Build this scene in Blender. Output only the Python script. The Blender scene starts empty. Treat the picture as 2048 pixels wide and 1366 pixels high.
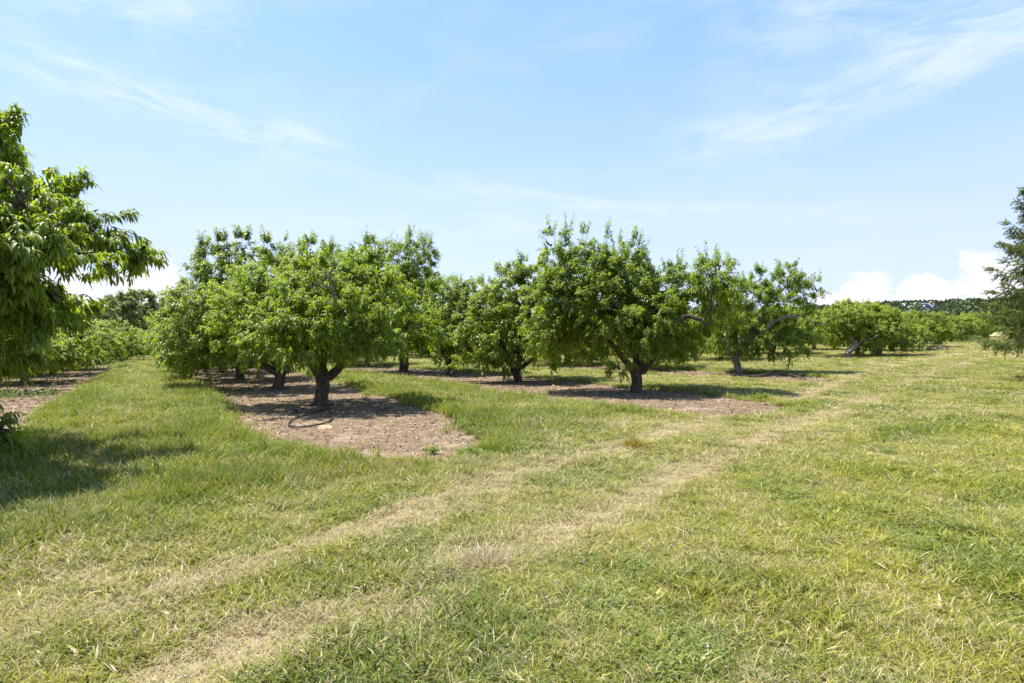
import bpy, math
import numpy as np

S = bpy.context.scene
COL = S.collection
RAD = math.radians

# ------------------------------------------------------------------ camera
F = 1200.0                      # focal length in photo pixels (2048 wide)
CAMZ = 1.6
cd = bpy.data.cameras.new('camera')
cam = bpy.data.objects.new('camera', cd)
COL.objects.link(cam)
cam.location = (0, 0, CAMZ)
cam.rotation_euler = (RAD(90), 0, 0)
cd.sensor_width = 36
cd.lens = F / 2048 * 36
cd.clip_start = 0.05
cd.clip_end = 6000
S.camera = cam
S.render.resolution_x = 1024
S.render.resolution_y = 683

# ------------------------------------------------------------------ light
SUN_EL, SUN_AZ = RAD(66), RAD(-52)      # azimuth clockwise from +Y (view direction)
sd = bpy.data.lights.new('sun', 'SUN')
sd.energy = 5.0
sd.angle = RAD(0.5)
sd.color = (1.0, 0.95, 0.87)
sun = bpy.data.objects.new('sun', sd)
COL.objects.link(sun)
sv = (math.sin(SUN_AZ) * math.cos(SUN_EL), math.cos(SUN_AZ) * math.cos(SUN_EL), math.sin(SUN_EL))
import mathutils
sun.rotation_euler = mathutils.Vector(sv).to_track_quat('Z', 'Y').to_euler()
sun.location = (-20, 20, 40)

S.view_settings.view_transform = 'Standard'
S.view_settings.look = 'None'
S.view_settings.gamma = 1
S.view_settings.exposure = 0.92

# ------------------------------------------------------------------ node helpers
class NT:
    def __init__(s, tree): s.t = tree; s.n = tree.nodes; s.l = tree.links
    def node(s, typ, **kw):
        n = s.n.new(typ)
        for k, v in kw.items(): setattr(n, k, v)
        return n
    def put(s, sock, v):
        if isinstance(v, bpy.types.NodeSocket): s.l.new(v, sock)
        elif v is not None:
            if isinstance(v, (int, float)) and sock.type == 'VECTOR': v = (v, v, v)
            if isinstance(v, (tuple, list)) and sock.type == 'RGBA' and len(v) == 3: v = (*v, 1)
            sock.default_value = v
    def m(s, op, a, b=None, c=None, clamp=False):
        n = s.node('ShaderNodeMath', operation=op, use_clamp=clamp)
        for i, v in enumerate((a, b, c)):
            if v is not None: s.put(n.inputs[i], v)
        return n.outputs[0]
    def vm(s, op, a, b=None):
        n = s.node('ShaderNodeVectorMath', operation=op)
        s.put(n.inputs[0], a)
        if b is not None: s.put(n.inputs[1], b)
        return n.outputs[0]
    def comb(s, x, y, z):
        n = s.node('ShaderNodeCombineXYZ')
        for i, v in enumerate((x, y, z)): s.put(n.inputs[i], v)
        return n.outputs[0]
    def noise(s, vec, scale, detail=4, rough=.55, dist=0):
        n = s.node('ShaderNodeTexNoise')
        s.put(n.inputs['Vector'], vec); n.inputs['Scale'].default_value = scale
        n.inputs['Detail'].default_value = detail; n.inputs['Roughness'].default_value = rough
        n.inputs['Distortion'].default_value = dist
        return n.outputs['Fac']
    def step(s, v, a, b):
        n = s.node('ShaderNodeMapRange', interpolation_type='SMOOTHSTEP')
        s.put(n.inputs[0], v); n.inputs[1].default_value = a; n.inputs[2].default_value = b
        return n.outputs[0]
    def mix(s, f, a, b):
        n = s.node('ShaderNodeMix', data_type='RGBA')
        s.put(n.inputs[0], f); s.put(n.inputs[6], a); s.put(n.inputs[7], b)
        return n.outputs[2]
    def attr(s, name, typ='GEOMETRY'):
        return s.node('ShaderNodeAttribute', attribute_name=name, attribute_type=typ).outputs['Fac']
    def bump(s, h, strength=.5, dist=.02):
        n = s.node('ShaderNodeBump'); s.put(n.inputs['Height'], h)
        n.inputs['Strength'].default_value = strength; n.inputs['Distance'].default_value = dist
        return n.outputs[0]

def material(name):
    m = bpy.data.materials.new(name); m.use_nodes = True
    m.node_tree.nodes.clear()
    q = NT(m.node_tree); out = q.node('ShaderNodeOutputMaterial')
    return m, q, out

# ------------------------------------------------------------------ world: sky with thin cirrus and low cumulus
w = bpy.data.worlds.new('World'); S.world = w; w.use_nodes = True
w.node_tree.nodes.clear()
q = NT(w.node_tree)
sky = q.node('ShaderNodeTexSky', sky_type='NISHITA')
sky.sun_disc = False
sky.sun_elevation = SUN_EL; sky.sun_rotation = SUN_AZ
sky.air_density = 1.0; sky.dust_density = 0.6; sky.ozone_density = 1.2; sky.altitude = 100
tc = q.node('ShaderNodeTexCoord').outputs['Generated']
sp = q.node('ShaderNodeSeparateXYZ'); q.put(sp.inputs[0], tc)
X, Y, Z = sp.outputs
az = q.m('MULTIPLY', q.m('ARCTAN2', X, Y), 57.2958)
el = q.m('MULTIPLY', q.m('ARCSINE', q.m('MINIMUM', q.m('MAXIMUM', Z, -1), 1)), 57.2958)
pos = q.comb(az, el, 0)
def streak(a0, e0, a1, e1, width, ph, ext=.35):
    L = math.hypot(a1 - a0, e1 - e0); ux, uy = (a1 - a0) / L, (e1 - e0) / L
    da = q.m('SUBTRACT', az, a0); de = q.m('SUBTRACT', el, e0)
    along = q.m('DIVIDE', q.m('ADD', q.m('MULTIPLY', da, ux), q.m('MULTIPLY', de, uy)), L)
    across = q.m('ADD', q.m('MULTIPLY', da, -uy), q.m('MULTIPLY', de, ux))
    v = q.comb(q.m('MULTIPLY', along, 2.6), q.m('MULTIPLY', across, .42), ph)
    n = q.noise(v, 1.6, 8, .66, .5)
    wob = q.m('MULTIPLY', q.m('SUBTRACT', q.noise(q.comb(along, 0, ph), 2.5, 3), .5), width * 2.4)
    d = q.m('ABSOLUTE', q.m('ADD', across, wob))
    env = q.step(q.m('DIVIDE', d, width), 1.5, 0)
    ends = q.m('MULTIPLY', q.step(along, -ext, .2), q.step(along, 1 + ext, .85))
    return q.m('MULTIPLY', q.m('MULTIPLY', env, ends), q.step(n, .34, .68))
c1 = streak(-42, 20.5, -15.5, 16.6, 1.7, 3.1, .1)
c2 = streak(16, 17.0, 44, 22.5, 2.3, 9.7, .15)
c3 = streak(-46, 25, -27, 26, 2.6, 17.7, .3)
c4 = streak(22, 26, 46, 24, 4.2, 25.1, .3)
c5 = streak(-8, 14.2, 34, 9.5, 1.5, 31.3, .3)
c6 = streak(-24, 10.2, 6, 11, 1.5, 41.3, .3)
cir = q.m('ADD', q.m('MULTIPLY', c1, .62), q.m('MULTIPLY', c2, .52))
for c, k in ((c3, .5), (c4, .42), (c5, .4), (c6, .3)): cir = q.m('ADD', cir, q.m('MULTIPLY', c, k))
wide = q.noise(q.comb(q.m('MULTIPLY', az, .05), q.m('MULTIPLY', el, .17), 7.7), 1.3, 7, .6, .4)
cir = q.m('ADD', cir, q.m('MULTIPLY', q.step(wide, .42, .8), .20))
side = q.step(q.m('ABSOLUTE', q.m('SUBTRACT', az, 2)), 6, 50)
veil = q.m('ADD', .42, q.m('MULTIPLY', side, .14))
veil = q.m('ADD', veil, q.m('MULTIPLY', q.step(el, 28, 0), .38))
veil = q.m('MULTIPLY', veil, q.step(el, 62, 26))
cir = q.m('MINIMUM', cir, 1.0)
# cumulus banks: puffy ellipses of az/el with fractal edges, flat faded bases
puff = q.noise(q.vm('MULTIPLY', pos, (1, 1.25, 1)), .42, 9, .56, .25)
puff2 = q.noise(q.vm('MULTIPLY', pos, (1, 1.2, 1)), 1.5, 6, .6)
cum = None
for (ca, ce, ra, re) in ((-31.4, 4.0, 3.5, 3.4), (-37.0, 3.8, 3.5, 2.8), (-28.6, 2.9, 2.4, 1.6), (30.3, 3.6, 2.6, 2.4), (27.9, 3.0, 1.9, 1.7),
                         (34.6, 3.2, 2.9, 2.1), (38.6, 4.1, 3.2, 3.0), (31.5, 2.4, 5.5, 1.3), (52, 4, 5, 4), (-60, 4, 7, 4), (75, 4, 8, 5), (-85, 5, 9, 5), (130, 5, 9, 6), (-140, 5, 9, 6)):
    dx = q.m('DIVIDE', q.m('SUBTRACT', az, ca), ra); dy = q.m('DIVIDE', q.m('SUBTRACT', el, ce), re)
    e = q.m('SUBTRACT', 1.0, q.m('ADD', q.m('MULTIPLY', dx, dx), q.m('MULTIPLY', dy, dy)))
    cum = e if cum is None else q.m('MAXIMUM', cum, e)
cumf = q.m('ADD', cum, q.m('ADD', q.m('MULTIPLY', q.m('SUBTRACT', puff, .5), 2.6), q.m('MULTIPLY', q.m('SUBTRACT', puff2, .5), .9)))
cmask = q.m('MULTIPLY', q.step(cumf, -.02, .42), q.step(el, .2, 2.6))
skyc = q.node('ShaderNodeVectorMath', operation='SCALE'); q.put(skyc.inputs[0], sky.outputs[0]); skyc.inputs[3].default_value = .11
col = q.mix(veil, skyc.outputs[0], q.mix(q.step(el, 30, 4), (.24, .43, .84), (.40, .465, .68)))
col = q.mix(cir, col, (.50, .55, .61))
shade = q.step(q.m('ADD', cumf, q.m('MULTIPLY', puff2, .4)), .2, 1.5)
ccol = q.mix(shade, (.50, .53, .59), (.62, .605, .61))
col = q.mix(q.m('MULTIPLY', cmask, .85), col, ccol)
bg = q.node('ShaderNodeBackground'); q.put(bg.inputs[0], col); bg.inputs[1].default_value = 1.0
wo = q.node('ShaderNodeOutputWorld'); q.l.new(bg.outputs[0], wo.inputs[0])

# ------------------------------------------------------------------ numeric helpers
def rs(seed): return np.random.RandomState(seed)
def unit(v): return v / np.maximum(np.linalg.norm(v, axis=-1, keepdims=True), 1e-9)
def sstep(v, a, b):
    t = np.clip((v - a) / (b - a), 0, 1); return t * t * (3 - 2 * t)
_tab = rs(7).rand(256, 256)
def vnoise(x, y, scale, seed=0):
    x = np.asarray(x, float) * scale + seed * 17.3; y = np.asarray(y, float) * scale + seed * 9.1
    xi = np.floor(x).astype(int); yi = np.floor(y).astype(int); fx = x - xi; fy = y - yi
    fx = fx * fx * (3 - 2 * fx); fy = fy * fy * (3 - 2 * fy)
    g = lambda a, b: _tab[a & 255, b & 255]
    return (g(xi, yi) * (1 - fx) + g(xi + 1, yi) * fx) * (1 - fy) + (g(xi, yi + 1) * (1 - fx) + g(xi + 1, yi + 1) * fx) * fy
def fbm(x, y, scale, seed=0, octv=4):
    s = 0; a = 1; t = 0
    for i in range(octv): s = s + a * vnoise(x, y, scale * 2 ** i, seed + i * 3); t += a; a *= .55
    return s / t

DX, DY = -.56, .83          # direction in which the orchard rows run away
def terr(x, y):
    x = np.asarray(x, float); y = np.asarray(y, float)
    s = .83 * x + .56 * y - 14
    soft = np.log1p(np.exp(np.clip(s / 3, -30, 30))) * 3
    z = .025 * np.minimum(soft, 110)
    r = np.hypot(x, y); azm = np.arctan2(x, np.maximum(y, .01))
    z = z + 21 * sstep(r, 130, 640) * (.30 + .70 * sstep(azm, .1, .55)) * (y > 0)
    return z + (fbm(x, y, .35, 5, 3) - .5) * .07 * (r < 200)
def G(px, py):
    """ground point seen at a photo pixel"""
    k = (px - 1024) / F; m = (683 - py) / F; d = 10.0
    for _ in range(60):
        g = float(terr(k * d, d)); dn = (CAMZ - g) / max(-m, .004); d = .6 * d + .4 * min(max(dn, 1), 140)
    return (k * d, d)
def at(px, py, depth):
    return np.array([(px - 1024) / F * depth, depth, CAMZ + (683 - py) / F * depth])

def mesh_tris(name, V, T, attrs=None, mats=(), smooth=True):
    me = bpy.data.meshes.new(name)
    V = np.asarray(V, np.float32); T = np.asarray(T, np.int32)
    me.vertices.add(len(V)); me.vertices.foreach_set('co', V.ravel())
    k = T.shape[1]
    me.loops.add(T.size); me.loops.foreach_set('vertex_index', T.ravel())
    me.polygons.add(len(T)); me.polygons.foreach_set('loop_start', np.arange(0, T.size, k, dtype=np.int32))
    if smooth: me.polygons.foreach_set('use_smooth', np.ones(len(T), bool))
    me.update(calc_edges=True)
    for an, av in (attrs or {}).items():
        a = me.attributes.new(an, 'FLOAT', 'POINT'); a.data.foreach_set('value', np.asarray(av, np.float32))
    for m in mats: me.materials.append(m)
    return me
def link(name, me, parent=None, loc=(0, 0, 0)):
    o = bpy.data.objects.new(name, me); COL.objects.link(o); o.location = loc
    if parent is not None: o.parent = parent
    return o
def tag(o, label=None, cat=None, group=None, kind=None):
    if label: o['label'] = label
    if cat: o['category'] = cat
    if group: o['group'] = group
    if kind: o['kind'] = kind
    return o

class Acc:
    """accumulates triangles"""
    def __init__(s): s.V = []; s.T = []; s.R = []; s.n = 0
    def add(s, V, T, R=None):
        s.V.append(V); s.T.append(T + s.n); s.R.append(np.zeros(len(V)) if R is None else R); s.n += len(V)
    def mesh(s, name, mats, smooth=True, split=None):
        me = mesh_tris(name, np.concatenate(s.V), np.concatenate(s.T), {'rnd': np.concatenate(s.R)}, mats, smooth)
        if split is not None:
            mi = np.zeros(len(me.polygons), np.int32); mi[split:] = 1; me.polygons.foreach_set('material_index', mi)
        return me

def tube(P, R, sides=8, rough=0., seed=0, cap=True):
    P = np.asarray(P, float); R = np.asarray(R, float); n = len(P)
    tg = unit(np.gradient(P, axis=0))
    ref = np.array([0, 0, 1.]) if abs(tg[0][2]) < .9 else np.array([1., 0, 0])
    u = unit(np.cross(tg[0], ref)); U = []
    for i in range(n):
        u = unit(u - tg[i] * np.dot(u, tg[i])); U.append(u)
    U = np.array(U); W = np.cross(tg, U)
    a = np.linspace(0, 2 * np.pi, sides, endpoint=False)
    rr = R[:, None] * np.ones((1, sides))
    if rough:
        g = rs(seed); ph = g.rand(3) * 6
        rr = rr * (1 + rough * (np.sin(a * 3 + ph[0] + np.arange(n)[:, None] * .35) * .5 + np.sin(a * 5 + ph[1] - np.arange(n)[:, None] * .5) * .3) + rough * .6 * (g.rand(n, sides) - .5))
    V = P[:, None] + rr[..., None] * (np.cos(a)[None, :, None] * U[:, None] + np.sin(a)[None, :, None] * W[:, None])
    V = V.reshape(-1, 3); i = np.arange(n - 1)[:, None] * sides; j = np.arange(sides)[None]; j2 = (j + 1) % sides
    A = (i + j).ravel(); B = (i + j2).ravel(); C = (i + sides + j2).ravel(); D = (i + sides + j).ravel()
    T = np.concatenate([np.stack([A, B, C], 1), np.stack([A, C, D], 1)])
    if cap:
        V = np.concatenate([V, P[-1:] + tg[-1:] * R[-1] * .4]); k = len(V) - 1; b = (n - 1) * sides
        jj = np.arange(sides); T = np.concatenate([T, np.stack([b + jj, b + (jj + 1) % sides, np.full(sides, k)], 1)])
    return V, T
def curve_pts(pts, n, wob=0., seed=0):
    """Catmull-Rom through the points, with a little wander"""
    P = np.asarray(pts, float); P = np.concatenate([2 * P[:1] - P[1:2], P, 2 * P[-1:] - P[-2:-1]])
    m = len(P) - 3; t = np.linspace(0, m - 1e-6, n); i = t.astype(int); f = (t - i)[:, None]
    a, b, c, d = P[i], P[i + 1], P[i + 2], P[i + 3]
    Q = .5 * (2 * b + (c - a) * f + (2 * a - 5 * b + 4 * c - d) * f ** 2 + (3 * b - a - 3 * c + d) * f ** 3)
    if wob:
        w = (rs(seed).rand(n, 3) - .5) * 2 * wob
        w = (w + np.roll(w, 1, 0) + np.roll(w, -1, 0)) / 2
        w[0] = 0; Q = Q + w
    return Q

def leaves(P, D, L, W, g, rnd, hi=True, fold=.35):
    """curved lanceolate leaves, vectorised; returns V, T, R"""
    N = len(P); L = L[:, None]; W = W[:, None]; g = g[:, None]; zz = np.array([0, 0, -1.])
    up = -zz + (rs(N % 9973).rand(N, 3) - .5) * .9
    Sd = unit(np.cross(D, up) + 1e-4)
    if hi:
        ts = [.18, .5, .85]; P0 = P; C = [P0]; dirs = []
        for t, seg in zip(ts, (.3, .36, .34)):
            d = unit(D + g * t * zz); dirs.append(d); C.append(C[-1] + d * L * seg)
        n1 = unit(np.cross(Sd, dirs[0])); n2 = unit(np.cross(Sd, dirs[1]))
        w1, w2 = W * .5, W * .42
        V = np.stack([C[0], C[1] - Sd * w1 + n1 * w1 * fold, C[1], C[1] + Sd * w1 + n1 * w1 * fold,
                      C[2] - Sd * w2 + n2 * w2 * fold, C[2], C[2] + Sd * w2 + n2 * w2 * fold, C[3]], 1)
        t = np.array([[0, 1, 2], [0, 2, 3], [1, 4, 5], [1, 5, 2], [2, 5, 6], [2, 6, 3], [4, 7, 5], [5, 7, 6]])
        k = 8
    else:
        d1 = unit(D + g * .2 * zz); d2 = unit(D + g * .8 * zz)
        m = P + d1 * L * .5; tip = m + d2 * L * .5
        V = np.stack([P, m - Sd * W * .5, m + Sd * W * .5, tip], 1)
        t = np.array([[0, 1, 2], [1, 3, 2]]); k = 4
    T = (t[None] + (np.arange(N) * k)[:, None, None]).reshape(-1, 3)
    return V.reshape(-1, 3), T, np.repeat(rnd, k)

def shoots(B, D, Ls, n, seed, leafL=.135, leafW=.032, hi=True, droop=.25, g=1.7):
    """n leaves along each shoot; returns leaf arrays and the shoot tips"""
    r = rs(seed); M = len(B)
    t = (np.arange(n)[None] + r.rand(M, n)) / n; t = .12 + .88 * t
    D_ = D[:, None]; Lb = Ls[:, None, None]
    P = B[:, None] + D_ * Lb * t[..., None] + np.array([0, 0, -1.]) * (t ** 2)[..., None] * Lb * droop
    rad = r.randn(M, n, 3); rad = unit(rad - D_ * (rad * D_).sum(-1, keepdims=True))
    d0 = unit(D_ * (.35 + .5 * t[..., None]) + rad * .85 + np.array([0, 0, .25]))
    L = leafL * (.45 + .8 * r.rand(M, n)) * (1 - .25 * (t > .93))
    tone = np.clip(r.rand(M, 1) * .55 + r.rand(M, n) * .45, 0, 1)
    return leaves(P.reshape(-1, 3), d0.reshape(-1, 3), L.ravel(), (L * leafW / leafL).ravel(),
                  (g * (.6 + .8 * r.rand(M, n))).ravel(), tone.ravel(), hi)

# ------------------------------------------------------------------ materials
def leaf_material(name, dark, mid, lite, trans, tmix=.4, rough=.42, spec=.5, yellow=None):
    m, q, out = material(name)
    rnd = q.attr('rnd')
    oi = q.node('ShaderNodeObjectInfo').outputs['Random']
    c = q.mix(q.step(rnd, .0, .55), dark, mid); c = q.mix(q.step(rnd, .5, 1), c, lite)
    geo = q.node('ShaderNodeNewGeometry')
    big = q.noise(geo.outputs['Position'], 1.1, 3)
    c = q.mix(q.m('MULTIPLY', q.step(big, .4, .75), .35), c, lite)
    if yellow: c = q.mix(q.step(rnd, .945, .965), c, yellow)
    hv = q.node('ShaderNodeHueSaturation'); q.put(hv.inputs['Color'], c)
    q.put(hv.inputs['Value'], q.m('ADD', .84, q.m('MULTIPLY', q.m('FRACT', q.m('MULTIPLY', oi, 7.7)), .3)))
    q.put(hv.inputs['Hue'], q.m('ADD', .481, q.m('MULTIPLY', oi, .026)))
    c = hv.outputs[0]
    # paler underside
    c2 = q.mix(q.m('MULTIPLY', geo.outputs['Backfacing'], .25), c, (.22, .27, .12))
    p = q.node('ShaderNodeBsdfPrincipled'); q.put(p.inputs['Base Color'], c2)
    p.inputs['Roughness'].default_value = rough; p.inputs['Specular IOR Level'].default_value = spec
    tr = q.node('ShaderNodeBsdfTranslucent')
    tcol = q.mix(q.step(rnd, 0, 1), trans, tuple(min(1, v * 1.5) for v in trans))
    q.put(tr.inputs[0], tcol)
    mx = q.node('ShaderNodeMixShader'); mx.inputs[0].default_value = tmix
    q.l.new(p.outputs[0], mx.inputs[1]); q.l.new(tr.outputs[0], mx.inputs[2]); q.l.new(mx.outputs[0], out.inputs[0])
    return m
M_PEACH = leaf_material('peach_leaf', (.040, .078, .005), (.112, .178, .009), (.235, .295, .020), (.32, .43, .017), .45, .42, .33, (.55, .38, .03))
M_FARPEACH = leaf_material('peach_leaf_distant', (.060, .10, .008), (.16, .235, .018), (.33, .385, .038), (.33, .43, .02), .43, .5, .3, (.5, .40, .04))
M_WOODS = leaf_material('woodland_leaf', (.11, .14, .065), (.18, .22, .10), (.26, .30, .15), (.25, .32, .10), .45, .6, .2)
M_HILL = leaf_material('hill_forest_leaf', (.042, .064, .030), (.060, .086, .036), (.085, .115, .048), (.05, .08, .025), .2, .75, .15)
M_NEEDLE = leaf_material('spruce_needle', (.065, .10, .022), (.13, .175, .036), (.23, .27, .08), (.18, .24, .035), .32, .55, .35)
M_WEED = leaf_material('weed_leaf', (.08, .13, .02), (.14, .21, .03), (.24, .31, .05), (.22, .32, .03), .35, .5, .3)

def bark(name, c1, c2, lichen=.3, scale=9):
    m, q, out = material(name)
    geo = q.node('ShaderNodeTexCoord').outputs['Object']
    v = q.vm('MULTIPLY', geo, (1, 1, .35))
    n1 = q.noise(v, scale, 6, .65, .6); n2 = q.noise(geo, scale * 3.2, 4, .6); n3 = q.noise(geo, 2.3, 3)
    vo = q.node('ShaderNodeTexVoronoi', feature='DISTANCE_TO_EDGE'); q.put(vo.inputs['Vector'], v); vo.inputs['Scale'].default_value = scale * 2
    c = q.mix(q.step(n1, .35, .65), c1, c2)
    c = q.mix(q.m('MULTIPLY', q.step(q.m('ADD', q.m('MULTIPLY', n3, .6), q.m('MULTIPLY', n2, .4)), .53, .66), lichen), c, (.32, .30, .24))
    c = q.mix(q.step(vo.outputs[0], .09, 0), c, tuple(k * .4 for k in c1))
    p = q.node('ShaderNodeBsdfPrincipled'); q.put(p.inputs['Base Color'], c); p.inputs['Roughness'].default_value = .9
    h = q.m('ADD', q.m('MULTIPLY', n1, 1.0), q.m('ADD', q.m('MULTIPLY', q.step(vo.outputs[0], 0, .15), .6), q.m('MULTIPLY', n2, .3)))
    q.put(p.inputs['Normal'], q.bump(h, .9, .03)); q.l.new(p.outputs[0], out.inputs[0])
    return m
M_BARK = bark('peach_bark', (.055, .042, .028), (.15, .115, .076), .40)
M_PALEBARK = bark('weathered_bark', (.15, .125, .10), (.33, .29, .24), .5)
M_DEAD = bark('dead_wood', (.16, .13, .105), (.36, .32, .27), .5, 14)
M_WOODBARK = bark('woodland_bark', (.09, .08, .07), (.20, .18, .16), .3, 3)

def plain(name, c, rough=.6, spec=.4, c2=None, scale=8, metal=0):
    m, q, out = material(name)
    p = q.node('ShaderNodeBsdfPrincipled'); p.inputs['Roughness'].default_value = rough
    p.inputs['Specular IOR Level'].default_value = spec; p.inputs['Metallic'].default_value = metal
    geo = q.node('ShaderNodeTexCoord').outputs['Object']
    q.put(p.inputs['Base Color'], q.mix(q.step(q.noise(geo, scale, 5), .35, .65), c, c2 or tuple(k * .8 for k in c)))
    q.l.new(p.outputs[0], out.inputs[0]); return m

# grass blades: share of straw blades follows the point attribute "dry"
def grass_material(name):
    m, q, out = material(name)
    rs_ = q.attr('rnd'); rnd = q.m('ABSOLUTE', rs_); isclov = q.m('LESS_THAN', rs_, -.01); dry = q.attr('dry', 'INSTANCER'); tone = q.attr('tone', 'INSTANCER')
    gcol = q.mix(q.step(rnd, 0, 1), (.080, .115, .010), (.35, .385, .062))
    gcol = q.mix(q.step(tone, .25, .85), gcol, q.mix(rnd, (.20, .205, .018), (.48, .445, .075)))
    gcol = q.mix(q.step(tone, .3, .0), gcol, q.mix(rnd, (.065, .105, .020), (.24, .31, .075)))
    straw = q.mix(q.step(q.m('FRACT', q.m('MULTIPLY', rnd, 7.3)), 0, 1), (.30, .235, .10), (.68, .58, .34))
    f = q.step(q.m('SUBTRACT', dry, q.m('FRACT', q.m('MULTIPLY', rnd, 13.7))), -.06, .06)
    f = q.m('MULTIPLY', f, q.m('SUBTRACT', 1.0, isclov))
    c = q.mix(f, gcol, straw); c = q.mix(isclov, c, q.mix(rnd, (.12, .165, .028), (.30, .35, .085)))
    p = q.node('ShaderNodeBsdfPrincipled'); q.put(p.inputs['Base Color'], c)
    p.inputs['Roughness'].default_value = .6; p.inputs['Specular IOR Level'].default_value = .18
    tr = q.node('ShaderNodeBsdfTranslucent'); q.put(tr.inputs[0], q.mix(f, q.mix(tone, (.20, .30, .03), (.34, .42, .04)), (.45, .38, .2)))
    mx = q.node('ShaderNodeMixShader'); mx.inputs[0].default_value = .27
    q.l.new(p.outputs[0], mx.inputs[1]); q.l.new(tr.outputs[0], mx.inputs[2]); q.l.new(mx.outputs[0], out.inputs[0])
    return m
M_GRASS = grass_material('grass_blade')

def ground_material():
    m, q, out = material('orchard_ground')
    pos = q.node('ShaderNodeNewGeometry').outputs['Position']
    soil = q.attr('soil'); dry = q.attr('dry'); far = q.attr('far')
    n1 = q.noise(pos, 6, 6, .65); n2 = q.noise(pos, 34, 4, .6); n3 = q.noise(pos, 1.3, 5, .6); n4 = q.noise(pos, 130, 2, .5)
    dirt = q.mix(q.step(n1, .36, .64), (.120, .084, .048), (.215, .152, .092))
    dirt = q.mix(q.m('MULTIPLY', q.step(n3, .50, .70), .75), dirt, (.33, .24, .165))
    dirt = q.mix(q.m('MULTIPLY', q.step(n2, .52, .70), .45), dirt, (.105, .070, .052))
    dirt = q.mix(q.m('MULTIPLY', q.step(n4, .58, .72), .55), dirt, (.55, .44, .34))
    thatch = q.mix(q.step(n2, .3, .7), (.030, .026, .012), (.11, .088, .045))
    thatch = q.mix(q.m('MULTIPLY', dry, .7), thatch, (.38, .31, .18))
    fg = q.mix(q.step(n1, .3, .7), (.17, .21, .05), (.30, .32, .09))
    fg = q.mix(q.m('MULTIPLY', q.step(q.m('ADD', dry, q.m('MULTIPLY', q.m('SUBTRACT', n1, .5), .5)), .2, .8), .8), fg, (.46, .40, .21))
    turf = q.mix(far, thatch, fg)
    sm = q.step(q.m('ADD', soil, q.m('MULTIPLY', q.m('SUBTRACT', n1, .5), .5)), .4, .6)
    c = q.mix(sm, turf, dirt)
    p = q.node('ShaderNodeBsdfPrincipled'); q.put(p.inputs['Base Color'], c); p.inputs['Roughness'].default_value = .95
    p.inputs['Specular IOR Level'].default_value = .2
    q.put(p.inputs['Normal'], q.bump(q.m('ADD', q.m('MULTIPLY', n1, .6), q.m('ADD', n2, q.m('MULTIPLY', n4, .3))), .5, .02))
    q.l.new(p.outputs[0], out.inputs[0]); return m
M_GROUND = ground_material()

# ------------------------------------------------------------------ ground layout (soil strips under the rows, wheel tracks)
def poly_dist(x, y, pts, closed=False):
    """distance to a polyline"""
    x = np.asarray(x, float); y = np.asarray(y, float); d = np.full(x.shape, 1e9); n = len(pts)
    for i in range(n if closed else n - 1):
        ax, ay = pts[i]; bx, by = pts[(i + 1) % n]; ex, ey = bx - ax, by - ay
        t = np.clip(((x - ax) * ex + (y - ay) * ey) / (ex * ex + ey * ey + 1e-9), 0, 1)
        d = np.minimum(d, np.hypot(x - ax - t * ex, y - ay - t * ey))
    return d
def inside(x, y, pts):
    c = np.zeros(np.shape(x), bool); n = len(pts)
    for i in range(n):
        ax, ay = pts[i]; bx, by = pts[(i + 1) % n]
        if ay == by: continue
        k = ((ay > y) != (by > y)) & (x < (bx - ax) * (y - ay) / (by - ay) + ax); c ^= k
    return c
P1 = [G(*p) for p in ((300, 731), (350, 741), (425, 790), (450, 840), (488, 886), (560, 907), (700, 928), (800, 936), (885, 936), (950, 916), (975, 884),
                      (945, 850), (900, 825), (850, 812), (800, 797), (740, 779), (690, 764), (640, 752), (560, 738), (450, 727))]
P2 = [G(*p) for p in ((660, 740), (760, 752), (850, 766), (930, 778), (1030, 793), (1100, 804), (1200, 814), (1300, 824), (1380, 835), (1460, 837), (1535, 831), (1590, 819),
                      (1520, 803), (1450, 792), (1380, 784), (1300, 777), (1200, 768), (1100, 757), (1000, 749), (900, 741), (780, 733), (700, 731))]
P3 = [G(*p) for p in ((1040, 735), (1180, 742), (1300, 748), (1430, 755), (1530, 762), (1620, 769), (1690, 762), (1640, 754), (1540, 748), (1400, 741), (1250, 734), (1080, 729))]
P0 = [G(*p) for p in ((-60, 950), (20, 893), (70, 862), (110, 825), (160, 793), (205, 760), (243, 737), (215, 728), (130, 738), (60, 750), (-60, 765), (-330, 800), (-800, 900), (-500, 1050))]
P4 = [G(*p) for p in ((1330, 720), (1560, 727), (1660, 724), (1600, 716), (1350, 713))]
STRIPS = [P0, P1, P2, P3]
T1 = [G(*p) for p in ((300, 1185), (480, 1140), (700, 1075), (1000, 962), (1290, 880), (1450, 832), (1600, 795), (1700, 752), (1800, 727), (1880, 712), (1990, 701))]
T2 = [G(*p) for p in ((380, 1330), (600, 1250), (780, 1190), (970, 1105), (1200, 1030), (1340, 960), (1480, 900), (1600, 850), (1750, 795), (1860, 748), (1960, 718), (2060, 706))]
def soil_sd(x, y):
    """positive inside the bare strips, in metres"""
    best = np.full(np.shape(x), -1e3)
    for P in STRIPS:
        d = poly_dist(x, y, P, True); best = np.maximum(best, np.where(inside(x, y, P), d, -d))
    return best + (fbm(x, y, 1.6, 11) - .5) * .7 + (vnoise(x, y, 6, 3) - .5) * .26
def track(x, y):
    a = poly_dist(x, y, T1); b = poly_dist(x, y, T2)
    wob = (fbm(x, y, .8, 21) - .5) * .6
    k = np.exp(-((a + wob * .5) / .34) ** 2) * .95 + np.exp(-((b + wob * .5) / .32) ** 2) * .9
    return k * (.50 + .75 * sstep(fbm(x, y, .9, 31), .38, .62) * (.45 + .55 * sstep(fbm(x, y, 3.3, 33, 3), .38, .6)))
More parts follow.
